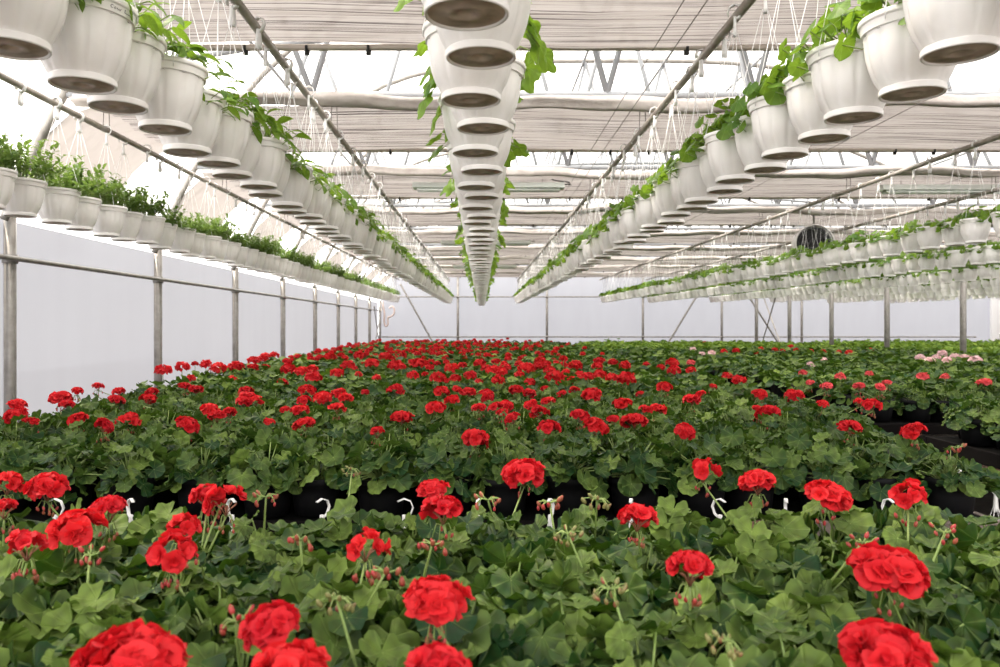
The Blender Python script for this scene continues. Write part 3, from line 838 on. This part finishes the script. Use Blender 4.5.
def blossom(seed, m, n=26, dome=1.0):
    """a ball of florets, unit radius about 1, base at the origin, facing up"""
    r_ = np.random.default_rng(900 + seed)
    mb = MB()
    for i in range(n):
        u = (i + .5) / n
        ph = i * 2.39996 + r_.normal() * .2
        th = np.arccos(1 - u * 1.0 * dome) + r_.normal() * .10
        d = A([sin(th) * cos(ph), sin(th) * sin(ph), cos(th)])
        c = d * (.64 + r_.normal() * .08) * A([1, 1, .72]) + A([0, 0, .16])
        k = 7
        base = Rz(A([ph])) @ Ry(A([th]))
        for ring, (kk, tl, s) in enumerate(((5, -.45, .48), (3, -1.0, .34))):
            az = np.arange(kk) * 2 * pi / kk + r_.uniform(0, 6.28)
            R = base @ (Rz(az + r_.normal(size=kk) * .12) @ Ry(tl + r_.normal(size=kk) * .25)) * s * r_.uniform(.9, 1.12, kk)[:, None, None]
            mb.inst(PETALS[(i + ring) % 4], R, np.repeat(c[None], kk, 0), 0, r_.uniform(.0, 1.0) * .7 + r_.uniform(0, .3, kk))
    return mb.mesh('blossom', m)
BL = [blossom(s, M['petal'], n) for s, n in enumerate((17, 21, 14, 18))]
BL_LOOSE = [blossom(20 + s, M['petal'], n, .95) for s, n in enumerate((7, 9, 6))]
BL_PINK = [blossom(40, M['pink'], 22)]
BL_PALE = [blossom(41, M['pale_pink'], 22)]
def bud_mesh(seed, n, m='bud', up=False):
    """drooping little buds on short stalks under the flower, unit metres"""
    r_ = np.random.default_rng(1300 + seed)
    mb = MB()
    pr = [(0, -.85), (.30, -.68), (.44, -.25), (.38, .25), (.18, .6), (0, .7)]
    V, Fa = lathe(pr, 7)
    for i in range(n):
        a = i * 6.28 / n + r_.normal() * .3
        d = .012 + r_.uniform(0, .012); z = -r_.uniform(.006, .028) if not up else r_.uniform(-.01, .016)
        p = A([d * cos(a), d * sin(a), z])
        mb.add(*tube([(0, 0, 0), (d * .6 * cos(a), d * .6 * sin(a), .004), p], .0011, 4), 1)
        R = (Rz(A([a])) @ Ry(A([r_.uniform(-.2, .9)])))[0] * r_.uniform(.006, .0092)
        mb.add(V @ R.T + p + A([0, 0, -.004]), Fa, 0)
    return mb.mesh('buds', [M[m], M['stem']])
BUDS = [bud_mesh(s, n) for s, n in enumerate((5, 7, 9))]
BUDS_UP = [bud_mesh(9, 9, 'bud', True), bud_mesh(10, 11, 'green_bud', True), bud_mesh(11, 8, 'bud', True)]

# beds: x0, x1 (or function of y), first row y, last row y, spacing, scale, words
def mid_right(y): return 1.57 if y / KY < 3.2 else (1.68 if y / KY < 4.6 else (1.74 if y / KY < 6 else 1.84))
def mid_left(y): return max(-2.55, -2.12 - .07 * (y / KY - 2.36))
BEDS = [
    ('front bed', lambda y: -1.85, lambda y: 1.95, .64, 1.60, .190, 1.0),
    ('middle bed', mid_left, mid_right, 2.37, 16.9, .212, 1.0),
    ('right corner bed', lambda y: 2.37, lambda y: 6.9, 2.40, 3.50, .190, .85),
    ('right bed', lambda y: 2.37, lambda y: 6.9, 4.16, 7.75, .190, .82),
    ('far right bed', lambda y: 2.37, lambda y: 6.9, 8.25, 12.0, .22, .95),
    ('farthest right bed', lambda y: 2.37, lambda y: 6.9, 12.5, 16.9, .23, .95),
    ('side bed', lambda y: 7.75, lambda y: 13.4, 8.25, 12.0, .24, 1.0),
    ('side bed', lambda y: 7.75, lambda y: 13.4, 12.5, 16.9, .24, 1.0),
]
plants = []
for bi, (bn, fx0, fx1, y0, y1, sp_, sc) in enumerate(BEDS):
    y0 *= KY; y1 *= KY
    nr = int(round((y1 - y0) / sp_)) + 1
    for r in range(nr):
        y = y0 + (y1 - y0) * r / max(1, nr - 1)
        xa, xb = fx0(y), fx1(y)
        xs_ = np.arange(xa + (sp_ / 2 if r % 2 else 0), xb + .001, sp_)
        if bi == 1: xs_ = xs_ + (xb - xs_[-1])          # rows close up to the right edge
        for x in xs_:
            X = x + rnd.gauss(0, .014); Y = y + rnd.gauss(0, .014)
            u = VX + F * X / Y
            if -75 < u < 1075:
                plants.append(dict(x=X, y=Y, bed=bi, row=r, sc=sc * rnd.uniform(.93, 1.08), heads=[]))
plants.sort(key=lambda p: p['y'])
near = plants[:298]; far = plants[298:]
YCUT = near[-1]['y']

# flower heads seen in the photo: x, y, width in pixels (kind)
FRONT = [(130, 648, 112), (290, 660, 84), (437, 660, 68), (435, 590, 66), (273, 616, 62), (885, 638, 88), (888, 558, 76), (690, 560, 46), (637, 510, 42), (443, 503, 43), (524, 466, 44),
         (365, 540, 36, 'loose'), (172, 548, 46, 'loose'), (182, 524, 34, 'loose'), (77, 519, 54), (109, 503, 36), (27, 540, 30, 'loose'), (7, 478, 32), (47, 481, 42), (4, 502, 24), (207, 493, 30, 'loose'), (226, 496, 38, 'loose'),
         (432, 484, 32), (758, 477, 36), (703, 467, 28, 'loose'), (827, 487, 44), (908, 491, 32, 'loose')]
MID = [(269, 420, 14), (305, 420, 26), (300, 407, 22), (304, 398, 16), (307, 387, 20), (323, 395, 22), (339, 391, 18), (346, 396, 18), (337, 405, 20), (365, 391, 9), (396, 387, 20), (401, 414, 26), (377, 429, 16), (435, 405, 24),
       (441, 389, 20), (452, 398, 18), (457, 388, 16), (469, 390, 16), (486, 393, 20), (479, 405, 17), (496, 404, 18), (475, 435, 32), (246, 395, 25), (256, 398, 18), (246, 388, 16), (285, 408, 10),
       (549, 424, 25), (595, 423, 30), (580, 413, 22), (634, 417, 30), (623, 401, 24), (613, 417, 15), (658, 407, 20), (684, 428, 24), (692, 397, 20), (701, 392, 12), (592, 392, 24), (545, 387, 11), (574, 388, 12), (562, 392, 12), (548, 399, 17), (539, 409, 22), (531, 402, 17), (529, 391, 16), (516, 388, 17), (506, 403, 17), (513, 415, 18), (503, 410, 15), (757, 407, 12), (757, 391, 12),
       (761, 392, 15), (768, 409, 28), (794, 393, 22), (823, 402, 13), (859, 400, 12), (872, 402, 20), (850, 424, 26), (915, 428, 28),
       (17, 412, 27), (18, 402, 20), (32, 419, 15), (40, 391, 17), (61, 395, 25), (67, 402, 18), (77, 389, 13), (79, 417, 23), (103, 422, 22), (129, 416, 26), (119, 389, 15), (116, 397, 19), (148, 396, 20), (152, 390, 14), (186, 420, 29), (210, 407, 24), (217, 413, 20), (230, 410, 16), (196, 387, 17), (244, 399, 18), (645, 408, 16), (640, 392, 10)]
FARH = [(98, 384, 13), (185, 384, 15), (151, 369, 11), (163, 371, 16), (182, 368, 14), (195, 364, 7), (218, 369, 17), (236, 367, 15), (313, 378, 16), (302, 372, 14), (288, 370, 15), (555, 377, 17), (526, 369, 16), (691, 371, 10), (674, 371, 13), (672, 363, 12), (727, 376, 10), (739, 381, 14), (713, 385, 7), (664, 385, 18), (626, 380, 18), (265, 357, 10), (206, 365, 12), (274, 356, 10), (254, 361, 12), (348, 366, 14), (372, 364, 14), (396, 366, 16), (420, 364, 14), (452, 369, 14), (480, 364, 12), (505, 368, 12), (540, 362, 13), (575, 366, 14), (600, 362, 12), (625, 366, 12), (337, 374, 13), (413, 376, 12), (438, 378, 15), (470, 376, 13), (498, 381, 13), (588, 377, 12), (330, 357, 12), (360, 356, 12), (385, 357, 12), (600, 375, 13)]
RIGHT = [(827, 384, 14, 'pink'), (810, 381, 9, 'pink'), (840, 377, 10, 'pink'), (803, 373, 7, 'pink'), (859, 384, 12, 'pink'), (880, 385, 11, 'pink'), (885, 391, 14, 'pink'), (887, 381, 8, 'pink'), (869, 374, 6, 'pink'), (923, 377, 11, 'pink'), (945, 377, 7, 'pink'), (970, 387, 8, 'pink'), (984, 380, 15, 'pink'), (691, 363, 8, 'pink'),
         (920, 358, 9, 'pale'), (930, 361, 9, 'pale'), (936, 358, 8, 'pale'), (948, 361, 10, 'pale'), (955, 357, 9, 'pale'), (965, 358, 9, 'pale'), (975, 361, 12, 'pale'), (942, 354, 9, 'pale'), (824, 360, 6, 'pale'), (812, 366, 6, 'pale'), (693, 350, 7, 'pale'), (702, 354, 6, 'pale'), (712, 353, 7, 'pale'), (810, 364, 6, 'pale'),
         (724, 352, 7), (736, 351, 7), (775, 350, 6), (791, 347, 6), (796, 350, 5), (811, 351, 5), (823, 352, 6), (839, 352, 5), (849, 353, 7)]
BUDSTALKS = [(352, 470), (266, 497), (488, 500), (550, 503), (597, 500), (568, 534), (337, 600), (612, 590), (862, 543), (945, 533), (236, 622), (726, 642), (385, 573), (432, 545), (90, 556), (958, 448), (220, 506), (300, 540)]

FBL = [simple_leaf(5, .35, 30 + s) for s in range(3)]
far_heads = []
def give(x, y, w, kind, h, beds):
    P = px(x, y, h)
    D = min(.135, max(.055, w * P[1] / F))
    best, bd = None, 9
    for p in plants:
        if p['bed'] not in beds: continue
        d = (p['x'] - P[0]) ** 2 + (p['y'] - P[1]) ** 2
        if d < bd: bd, best = d, p
    if best is None or bd > .12: return
    if best.get('near'): best['heads'].append((P, D, kind))
    else: far_heads.append((P, D, kind))
for p in near: p['near'] = True
for q in FRONT: give(q[0], q[1], q[2], q[3] if len(q) > 3 else 'red', -.36, (0,))
for q in MID: give(q[0], q[1], q[2], q[3] if len(q) > 3 else 'red', -.368, (1,))
for q in FARH: give(q[0], q[1], q[2], 'red', -.36, (1,))
for q in RIGHT: give(q[0], q[1], q[2], q[3] if len(q) > 3 else 'red', -.335 if q[1] > 369 else -.37, (2, 3, 4, 5, 6, 7, 1))
for q in BUDSTALKS: give(q[0], q[1], 20, 'buds', -.385, (0, 1))

bednear = {}
for p in near: bednear.setdefault((p['bed'], p['row']), []).append(p)
rows_of = {}
for key in sorted(bednear): rows_of.setdefault(key[0], []).append(key[1])
def stalk(P0, P1, r0=.0030, r1=.0022, ped=0, r_=rnd):
    mid = (P0 + P1) / 2 + A([r_.gauss(0, .006), r_.gauss(0, .006), .004])
    mb = MB(); mb.add(*tube([P0, P0 * .6 + mid * .4, mid, mid * .4 + P1 * .6, P1], [r0, r0, .5 * (r0 + r1), r1, r1], 6), 0)
    for i in range(ped):
        a = i * 6.28 / ped + r_.uniform(0, .8)
        e = P1 + A([.022 * cos(a), .022 * sin(a), .026])
        mb.add(*tube([P1, P1 + A([.009 * cos(a), .009 * sin(a), .016]), e], .0011, 4), 1)
    return mb.mesh('flower_stalk', [M['stem'], M['pedicel']])

for key, ps in bednear.items():
    ps.sort(key=lambda p: p['x'])
    for i, p in enumerate(ps):
        bn = BEDS[p['bed']][0]
        hs = p['heads']; fl = [h for h in hs if h[2] != 'buds']
        if fl:
            c = 'pink' if fl[0][2] == 'pink' else 'red'
            d = f'geranium with {CARD[len(fl)]} {c} flower head{"s" if len(fl) > 1 else ""}'
        elif hs: d = 'geranium with only closed buds'
        else: d = 'leafy flowerless geranium'
        nrow = rows_of[p['bed']].index(p['row']) + 1
        lab = f'{d}, {nth(i + 1)} from left, {nth(nrow)} row, {bn}'
        t = thing('geranium', lab, 'potted plant', (p['x'], p['y'], (BT1, BT, BT2, BT2, BT4)[min(4, p['bed'])] + .006), group='geraniums in the ' + bn)
        link('pot', bpot_me, t)
        f = link('foliage', GF[rnd.randrange(8)], t, rz=rnd.uniform(0, 6.28)); f.scale = (p['sc'], p['sc'], p['sc'] * rnd.uniform(.94, 1.06))
        if p['bed'] == 0: f.data = GF_BIG[rnd.randrange(5)]
        base = A([p['x'], p['y'], (BT1, BT, BT2, BT2, BT4)[min(4, p['bed'])] + .006])
        for P, D, kind in hs:
            if kind == 'buds':
                s = link('flower_stalk', stalk(A([0, 0, PH - .01]), P - base), t)
                link('buds', rnd.choice(BUDS_UP), s, P - base, rnd.uniform(0, 6.28), rnd.uniform(.95, 1.3)); continue
            R = D / 2 / 1.02 * (.90 if p['bed'] == 1 else 1.0)
            top = P - base; foot = top - A([0, 0, R * .55])
            neck = foot - A([0, 0, .022])
            s = link('flower_stalk', stalk(A([0, 0, PH - .01]), neck, ped=7), t)
            me = rnd.choice(BL_LOOSE if kind == 'loose' else (BL_PINK if kind == 'pink' else BL_PALE if kind == 'pale' else BL))
            b = link('blossom', me, s, foot, rnd.uniform(0, 6.28), (R * 1.15, R * 1.15, R * 1.15) if kind == 'loose' else (R, R, R * rnd.uniform(.76, .95)))
            b.rotation_euler = (rnd.gauss(0, .2) + .12, rnd.gauss(0, .2), rnd.uniform(0, 6.28))
            link('buds', rnd.choice(BUDS), s, neck, rnd.uniform(0, 6.28), rnd.uniform(.8, 1.15))

# the plants farther off, past the nearest three hundred, in one mass
mb = MB()
V, Fa = lathe([(.07, 0), (.083, .1), (.0885, .125), (.08, .105), (0, .105)], 8)
Q = A([(p['x'], p['y'], (BT1, BT, BT2, BT2, BT4)[min(4, p['bed'])] + .006) for p in far])
mb.inst((V, [Fa], np.zeros((len(V), 2))), np.repeat(np.eye(3)[None], len(Q), 0), Q, 2)
def leaves_for(ps, n, s0, mi, T):
    Q = A([(p['x'], p['y'], (BT1, BT, BT2, BT2, BT4)[min(4, p['bed'])] + .006) for p in ps]); sc = A([p['sc'] for p in ps])
    if not len(Q): return
    N = len(Q) * n; k = np.tile(np.arange(n), len(Q))
    a = k * 2.39996 + np.repeat(rng.uniform(0, 6.28, len(Q)), n) + rng.normal(size=N) * .4
    u = np.sqrt((k + .3) / n); out = .152 * u * rng.uniform(.8, 1.15, N)
    hv = np.repeat(rng.normal(size=len(Q)) * .012, n)
    L_ = np.repeat(Q, n, 0) + np.stack([out * np.cos(a), out * np.sin(a), (PH + .075 - .100 * u ** 2.2 + rng.normal(size=N) * .02 + hv) * np.repeat(sc, n)], 1)
    R = Rz(a + rng.normal(size=N) * .5) @ Ry(.1 + .8 * u ** 1.6 + rng.normal(size=N) * .32) @ Rx(rng.normal(size=N) * .32) * (rng.uniform(.8, 1.2, N) * s0)[:, None, None]
    tint = np.clip(.32 + .3 * (k < n * .15) + rng.normal(size=N) * .2 + np.repeat(rng.normal(size=len(Q)) * .08, n), 0, 1)
    tint[rng.uniform(size=N) < .08] = .95
    mb.inst(T, R, L_, mi, tint)
G2 = round_leaf(12, 2, 5, True, .18, .08, .07, 77); G3 = simple_leaf(7, .2, 78)
def is_pale(p): return p['bed'] >= 3 and (p['y'] > 13.6 or p['bed'] >= 6)
leaves_for([p for p in far if p['y'] < 7 and p['bed'] < 3], 36, .042, 0, G2)
leaves_for([p for p in far if p['y'] < 8 and p['bed'] >= 3], 40, .033, 0, G2)
leaves_for([p for p in far if p['y'] >= 7 and p['bed'] < 3], 28, .043, 0, G3)
leaves_for([p for p in far if p['y'] >= 8 and p['bed'] >= 3 and not is_pale(p)], 28, .040, 0, G3)
leaves_for([p for p in far if is_pale(p)], 24, .042, 1, G3)
# flower heads among them
for p in far:
    if p['bed'] == 1:
        if p['y'] < 5.0 * KY: continue
        pr = .21 if p['y'] < 9 else .28
        edge = (p['x'] - .9) / .9
        pr *= 1 / (1 + exp(3.2 * edge))
        pr += .015
        for _ in range(2):
            if rnd.random() < pr * .75:
                far_heads.append((A([p['x'] + rnd.gauss(0, .06), p['y'] + rnd.gauss(0, .06), EYE - .385 + rnd.gauss(0, .028)]), rnd.uniform(.055, .095), 'red'))
    elif p['bed'] in (4, 5) and rnd.random() < .006:
        far_heads.append((A([p['x'], p['y'], EYE - .375]), rnd.uniform(.06, .09), 'red'))
by = {'red': [], 'pink': [], 'pale': []}
for P, D, kind in far_heads:
    if kind == 'buds': continue
    by['red' if kind == 'loose' else kind].append((P, D))
for kind, mi in (('red', 3), ('pink', 4), ('pale', 5)):
    hs = by[kind]
    if not hs: continue
    n = 46; N = len(hs) * n; k = np.tile(np.arange(n), len(hs))
    u = (k + .5) / n; ph = k * 2.39996 + rng.normal(size=N) * .25; th = np.arccos(1 - 1.25 * u)
    d = np.stack([np.sin(th) * np.cos(ph), np.sin(th) * np.sin(ph), np.cos(th)], 1)
    Rr = np.repeat(A([D / 2 for P, D in hs]), n)
    L_ = np.repeat(A([P for P, D in hs]), n, 0) + d * A([1, 1, .75]) * (Rr * rng.uniform(.72, .95, N))[:, None]
    R = Rz(ph) @ Ry(th + rng.normal(size=N) * .45) @ Rx(rng.normal(size=N) * .45) * (Rr * rng.uniform(.24, .36, N))[:, None, None]
    mb.inst(FBL[0], R, L_, mi, np.repeat(rng.uniform(0, 1, len(hs)), n) * .9 + rng.uniform(0, .6, N))
    sv = MB()
    for P, D in hs: sv.add(*tube([(P[0], P[1], BT + PH), (P[0], P[1], P[2] - D * .1)], .003, 4, False), 0)
    mb.add(np.concatenate(sv.v), np.concatenate([f for f, m in sv.f]), 6)
o = link('geraniums', mb.mesh('geraniums', [M['leaf_far'], M['leaf_pale'], M['black_pot'], M['petal'], M['pink'], M['pale_pink'], M['stem']]))
tag(o, 'mass of red flowering geraniums filling the beds towards the far wall', 'potted plants', kind='stuff')

# benches under the plants
def bench(x0, x1, y0, y1, label, wood='wood', bt=BT, bh=.095, planks=None, lower=None):
    t = thing('plant_bench', label, 'bench', ((x0 + x1) / 2, (y0 + y1) / 2, 0))
    w, d = (x1 - x0) / 2, (y1 - y0) / 2
    mb = MB(); mb.add(*box(-w + .03, w - .03, -d + .03, d - .03, bt - .03, bt)); link('top', mb.mesh('bench_top', M['mat'], False), t)
    for s in (-1, 1):
        pl = planks if (planks and s < 0) else [(-w, w, wood)]
        for xa, xb, wm in pl:
          mb = MB(); bevel_box(mb, xa, xb, s * d - .0125 - s * .0125, s * d + .0125 - s * .0125, bt - bh, bt + .002); link('edge_board', mb.mesh('edge_board', M[wm], False), t)
        mb = MB(); V, Fs = box(s * w - .0125 - s * .0125, s * w + .0125 - s * .0125, -d + .03, d - .03, bt - bh, bt + .002); mb.add(V, Fs); link('edge_board', mb.mesh('edge_board', M[wood], False), t)
    if lower:
        for s in (-1, 1):
            mb = MB(); bevel_box(mb, -w, w, s * d - .0125 - s * .0125, s * d + .0125 - s * .0125, bt - bh - .045, bt - bh - .004); link('lower_rail', mb.mesh('lower_rail', M[lower], False), t)
            mb = MB(); mb.add(*box(s * w - .0125 - s * .0125, s * w + .0125 - s * .0125, -d + .03, d - .03, bt - bh - .045, bt - bh - .004)); link('lower_rail', mb.mesh('lower_rail', M[lower], False), t)
    nl = max(2, int(2 * d / 2.0) + 1)
    for s in (-1, 1):
        for i in range(nl):
            y = -d + .12 + (2 * d - .24) * i / (nl - 1)
            mb = MB(); mb.add(*box(s * (w - .12) - .035, s * (w - .12) + .035, y - .035, y + .035, 0, bt - .03)); link('leg', mb.mesh('leg', M[wood], False), t)
bench(-1.98, 2.06, .50 * KY, 1.70 * KY, 'wooden plant bench in front carrying the nearest geraniums', bt=BT1)
bench(-2.30, 1.69, 2.27 * KY, 3.22 * KY, 'wooden plant bench at the front of the middle bed with a grey edge board', planks=[(-2.0, 1.13, 'dark_wood'), (1.14, 1.225, 'red_wood'), (1.255, 2.0, 'wood')])
bench(-2.68, 1.99, 3.225 * KY, 17.0 * KY, 'long wooden plant bench under the rear of the middle bed')
bench(2.27, 7.0, 2.25 * KY, 3.60 * KY, 'dark plant bench on the right with a brown lower rail, nearest the camera', 'dark_wood', bt=BT2, bh=.06, lower='red_wood')
bench(2.27, 7.0, 4.05 * KY, 7.85 * KY, 'wooden plant bench on the right behind the nearest one', 'dark_wood', bt=BT2, bh=.06)
bench(2.27, 7.0, 8.12 * KY, 12.1 * KY, 'wooden plant bench on the right, third from the camera', 'dark_wood', bt=BT4, bh=.06)
bench(2.27, 7.0, 12.38 * KY, 17.0 * KY, 'wooden plant bench on the right, farthest from the camera', 'dark_wood', bt=BT4, bh=.06)
bench(7.62, 13.6, 8.12 * KY, 12.1 * KY, 'wooden plant bench beyond the columns on the right, nearer one', 'red_wood', bt=BT4, bh=.06)
bench(7.62, 13.6, 12.38 * KY, 17.0 * KY, 'wooden plant bench beyond the columns on the right, farther one', 'red_wood', bt=BT4, bh=.06)

# hanging pots stored in the gaps between the beds, their hooks sticking up
def plank(x0, x1, y0, y1, z, label):
    t = thing('low_shelf', label, 'shelf', ((x0 + x1) / 2, (y0 + y1) / 2, 0)); w, d = (x1 - x0) / 2, (y1 - y0) / 2
    mb = MB(); bevel_box(mb, -w, w, -d, d, z - .03, z); link('board', mb.mesh('board', M['wood'], False), t)
    for sx in (-1, 1):
        mb = MB(); mb.add(*box(sx * (w - .1) - .04, sx * (w - .1) + .04, -d + .02, d - .02, 0, z - .03)); link('support', mb.mesh('support', M['wood'], False), t)
Z0 = EYE - 1.185
plank(-1.9, 1.75, 2.015 * KY - .12, 2.015 * KY + .12, Z0, 'low plank in the gap between the front and middle beds')
def stored(x, y, z, label, kind, group):
    t = thing('hanging_pot', label, 'hanging pot', (x, y, z), group=group)
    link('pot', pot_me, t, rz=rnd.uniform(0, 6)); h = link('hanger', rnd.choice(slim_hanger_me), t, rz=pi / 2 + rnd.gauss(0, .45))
    link('foliage', rnd.choice(FOL[kind]), t, (0, 0, RIM), rnd.uniform(0, 6))
HX = [(55, 497), (131, 495), (232, 497), (322, 503), (404, 497), (478, 505), (550, 505), (631, 497), (720, 499), (786, 502), (889, 512)]
last = -9
for i, (x, y) in enumerate(HX):
    X = (x - VX) * 2.015 * KY / F
    stored(X, 2.015 * KY, Z0, f'white hanging pot stored in the gap behind the front bed, {nth(i + 1)} from left', 'oval', 'stored hanging pots behind the front bed')
plank(1.815, 2.145, 2.66, 3.64, .12, 'low plank in the side gap between the middle and right beds')
for i in range(4):
    stored(1.98 + rnd.gauss(0, .004), 2.80 + .236 * i, .12, f'white hanging pot stored in the right side gap, {nth(i + 1)} from the camera', 'herb', 'stored hanging pots in the side gap')

# ------------------------------------------------------------------ light and camera
w = bpy.data.worlds.new('World'); S.world = w; w.use_nodes = True
bg = w.node_tree.nodes['Background']
bg.inputs['Color'].default_value = (1.0, .985, .96, 1); wt = w.node_tree
tc = wt.nodes.new('ShaderNodeTexCoord'); sx = wt.nodes.new('ShaderNodeSeparateXYZ'); ma = wt.nodes.new('ShaderNodeMath')
ma.operation = 'MULTIPLY_ADD'; ma.inputs[1].default_value = -.95; ma.inputs[2].default_value = 2.1   # hazy sky, brighter towards the sun's side
wt.links.new(tc.outputs['Generated'], sx.inputs[0]); wt.links.new(sx.outputs['X'], ma.inputs[0]); wt.links.new(ma.outputs[0], bg.inputs['Strength'])
sun = bpy.data.lights.new('Sun', 'SUN'); sun.energy = 5.5; sun.angle = radians(5); sun.color = (1, .87, .70)
so = link('Sun', sun); so.rotation_euler = (radians(-10), radians(-27), 0)

cam = bpy.data.cameras.new('Camera'); cam.sensor_width = 36; cam.lens = 36 * F / 1000
cam.clip_start = .05; cam.clip_end = 200
cam.dof.use_dof = True; cam.dof.focus_distance = 2.8; cam.dof.aperture_fstop = 6.3
co = link('Camera', cam); co.location = (0, 0, EYE)
co.rotation_euler = (radians(90), 0, 0)
cam.shift_x = 18 / 1000; cam.shift_y = -8 / 1000
S.camera = co
S.view_settings.view_transform = 'Standard'; S.view_settings.look = 'None'
S.view_settings.exposure = .72; S.view_settings.gamma = 1; S.view_settings.use_curve_mapping = False
S.cycles.max_bounces = 8; S.cycles.diffuse_bounces = 5; S.cycles.transparent_max_bounces = 16
S.cycles.use_denoising = True
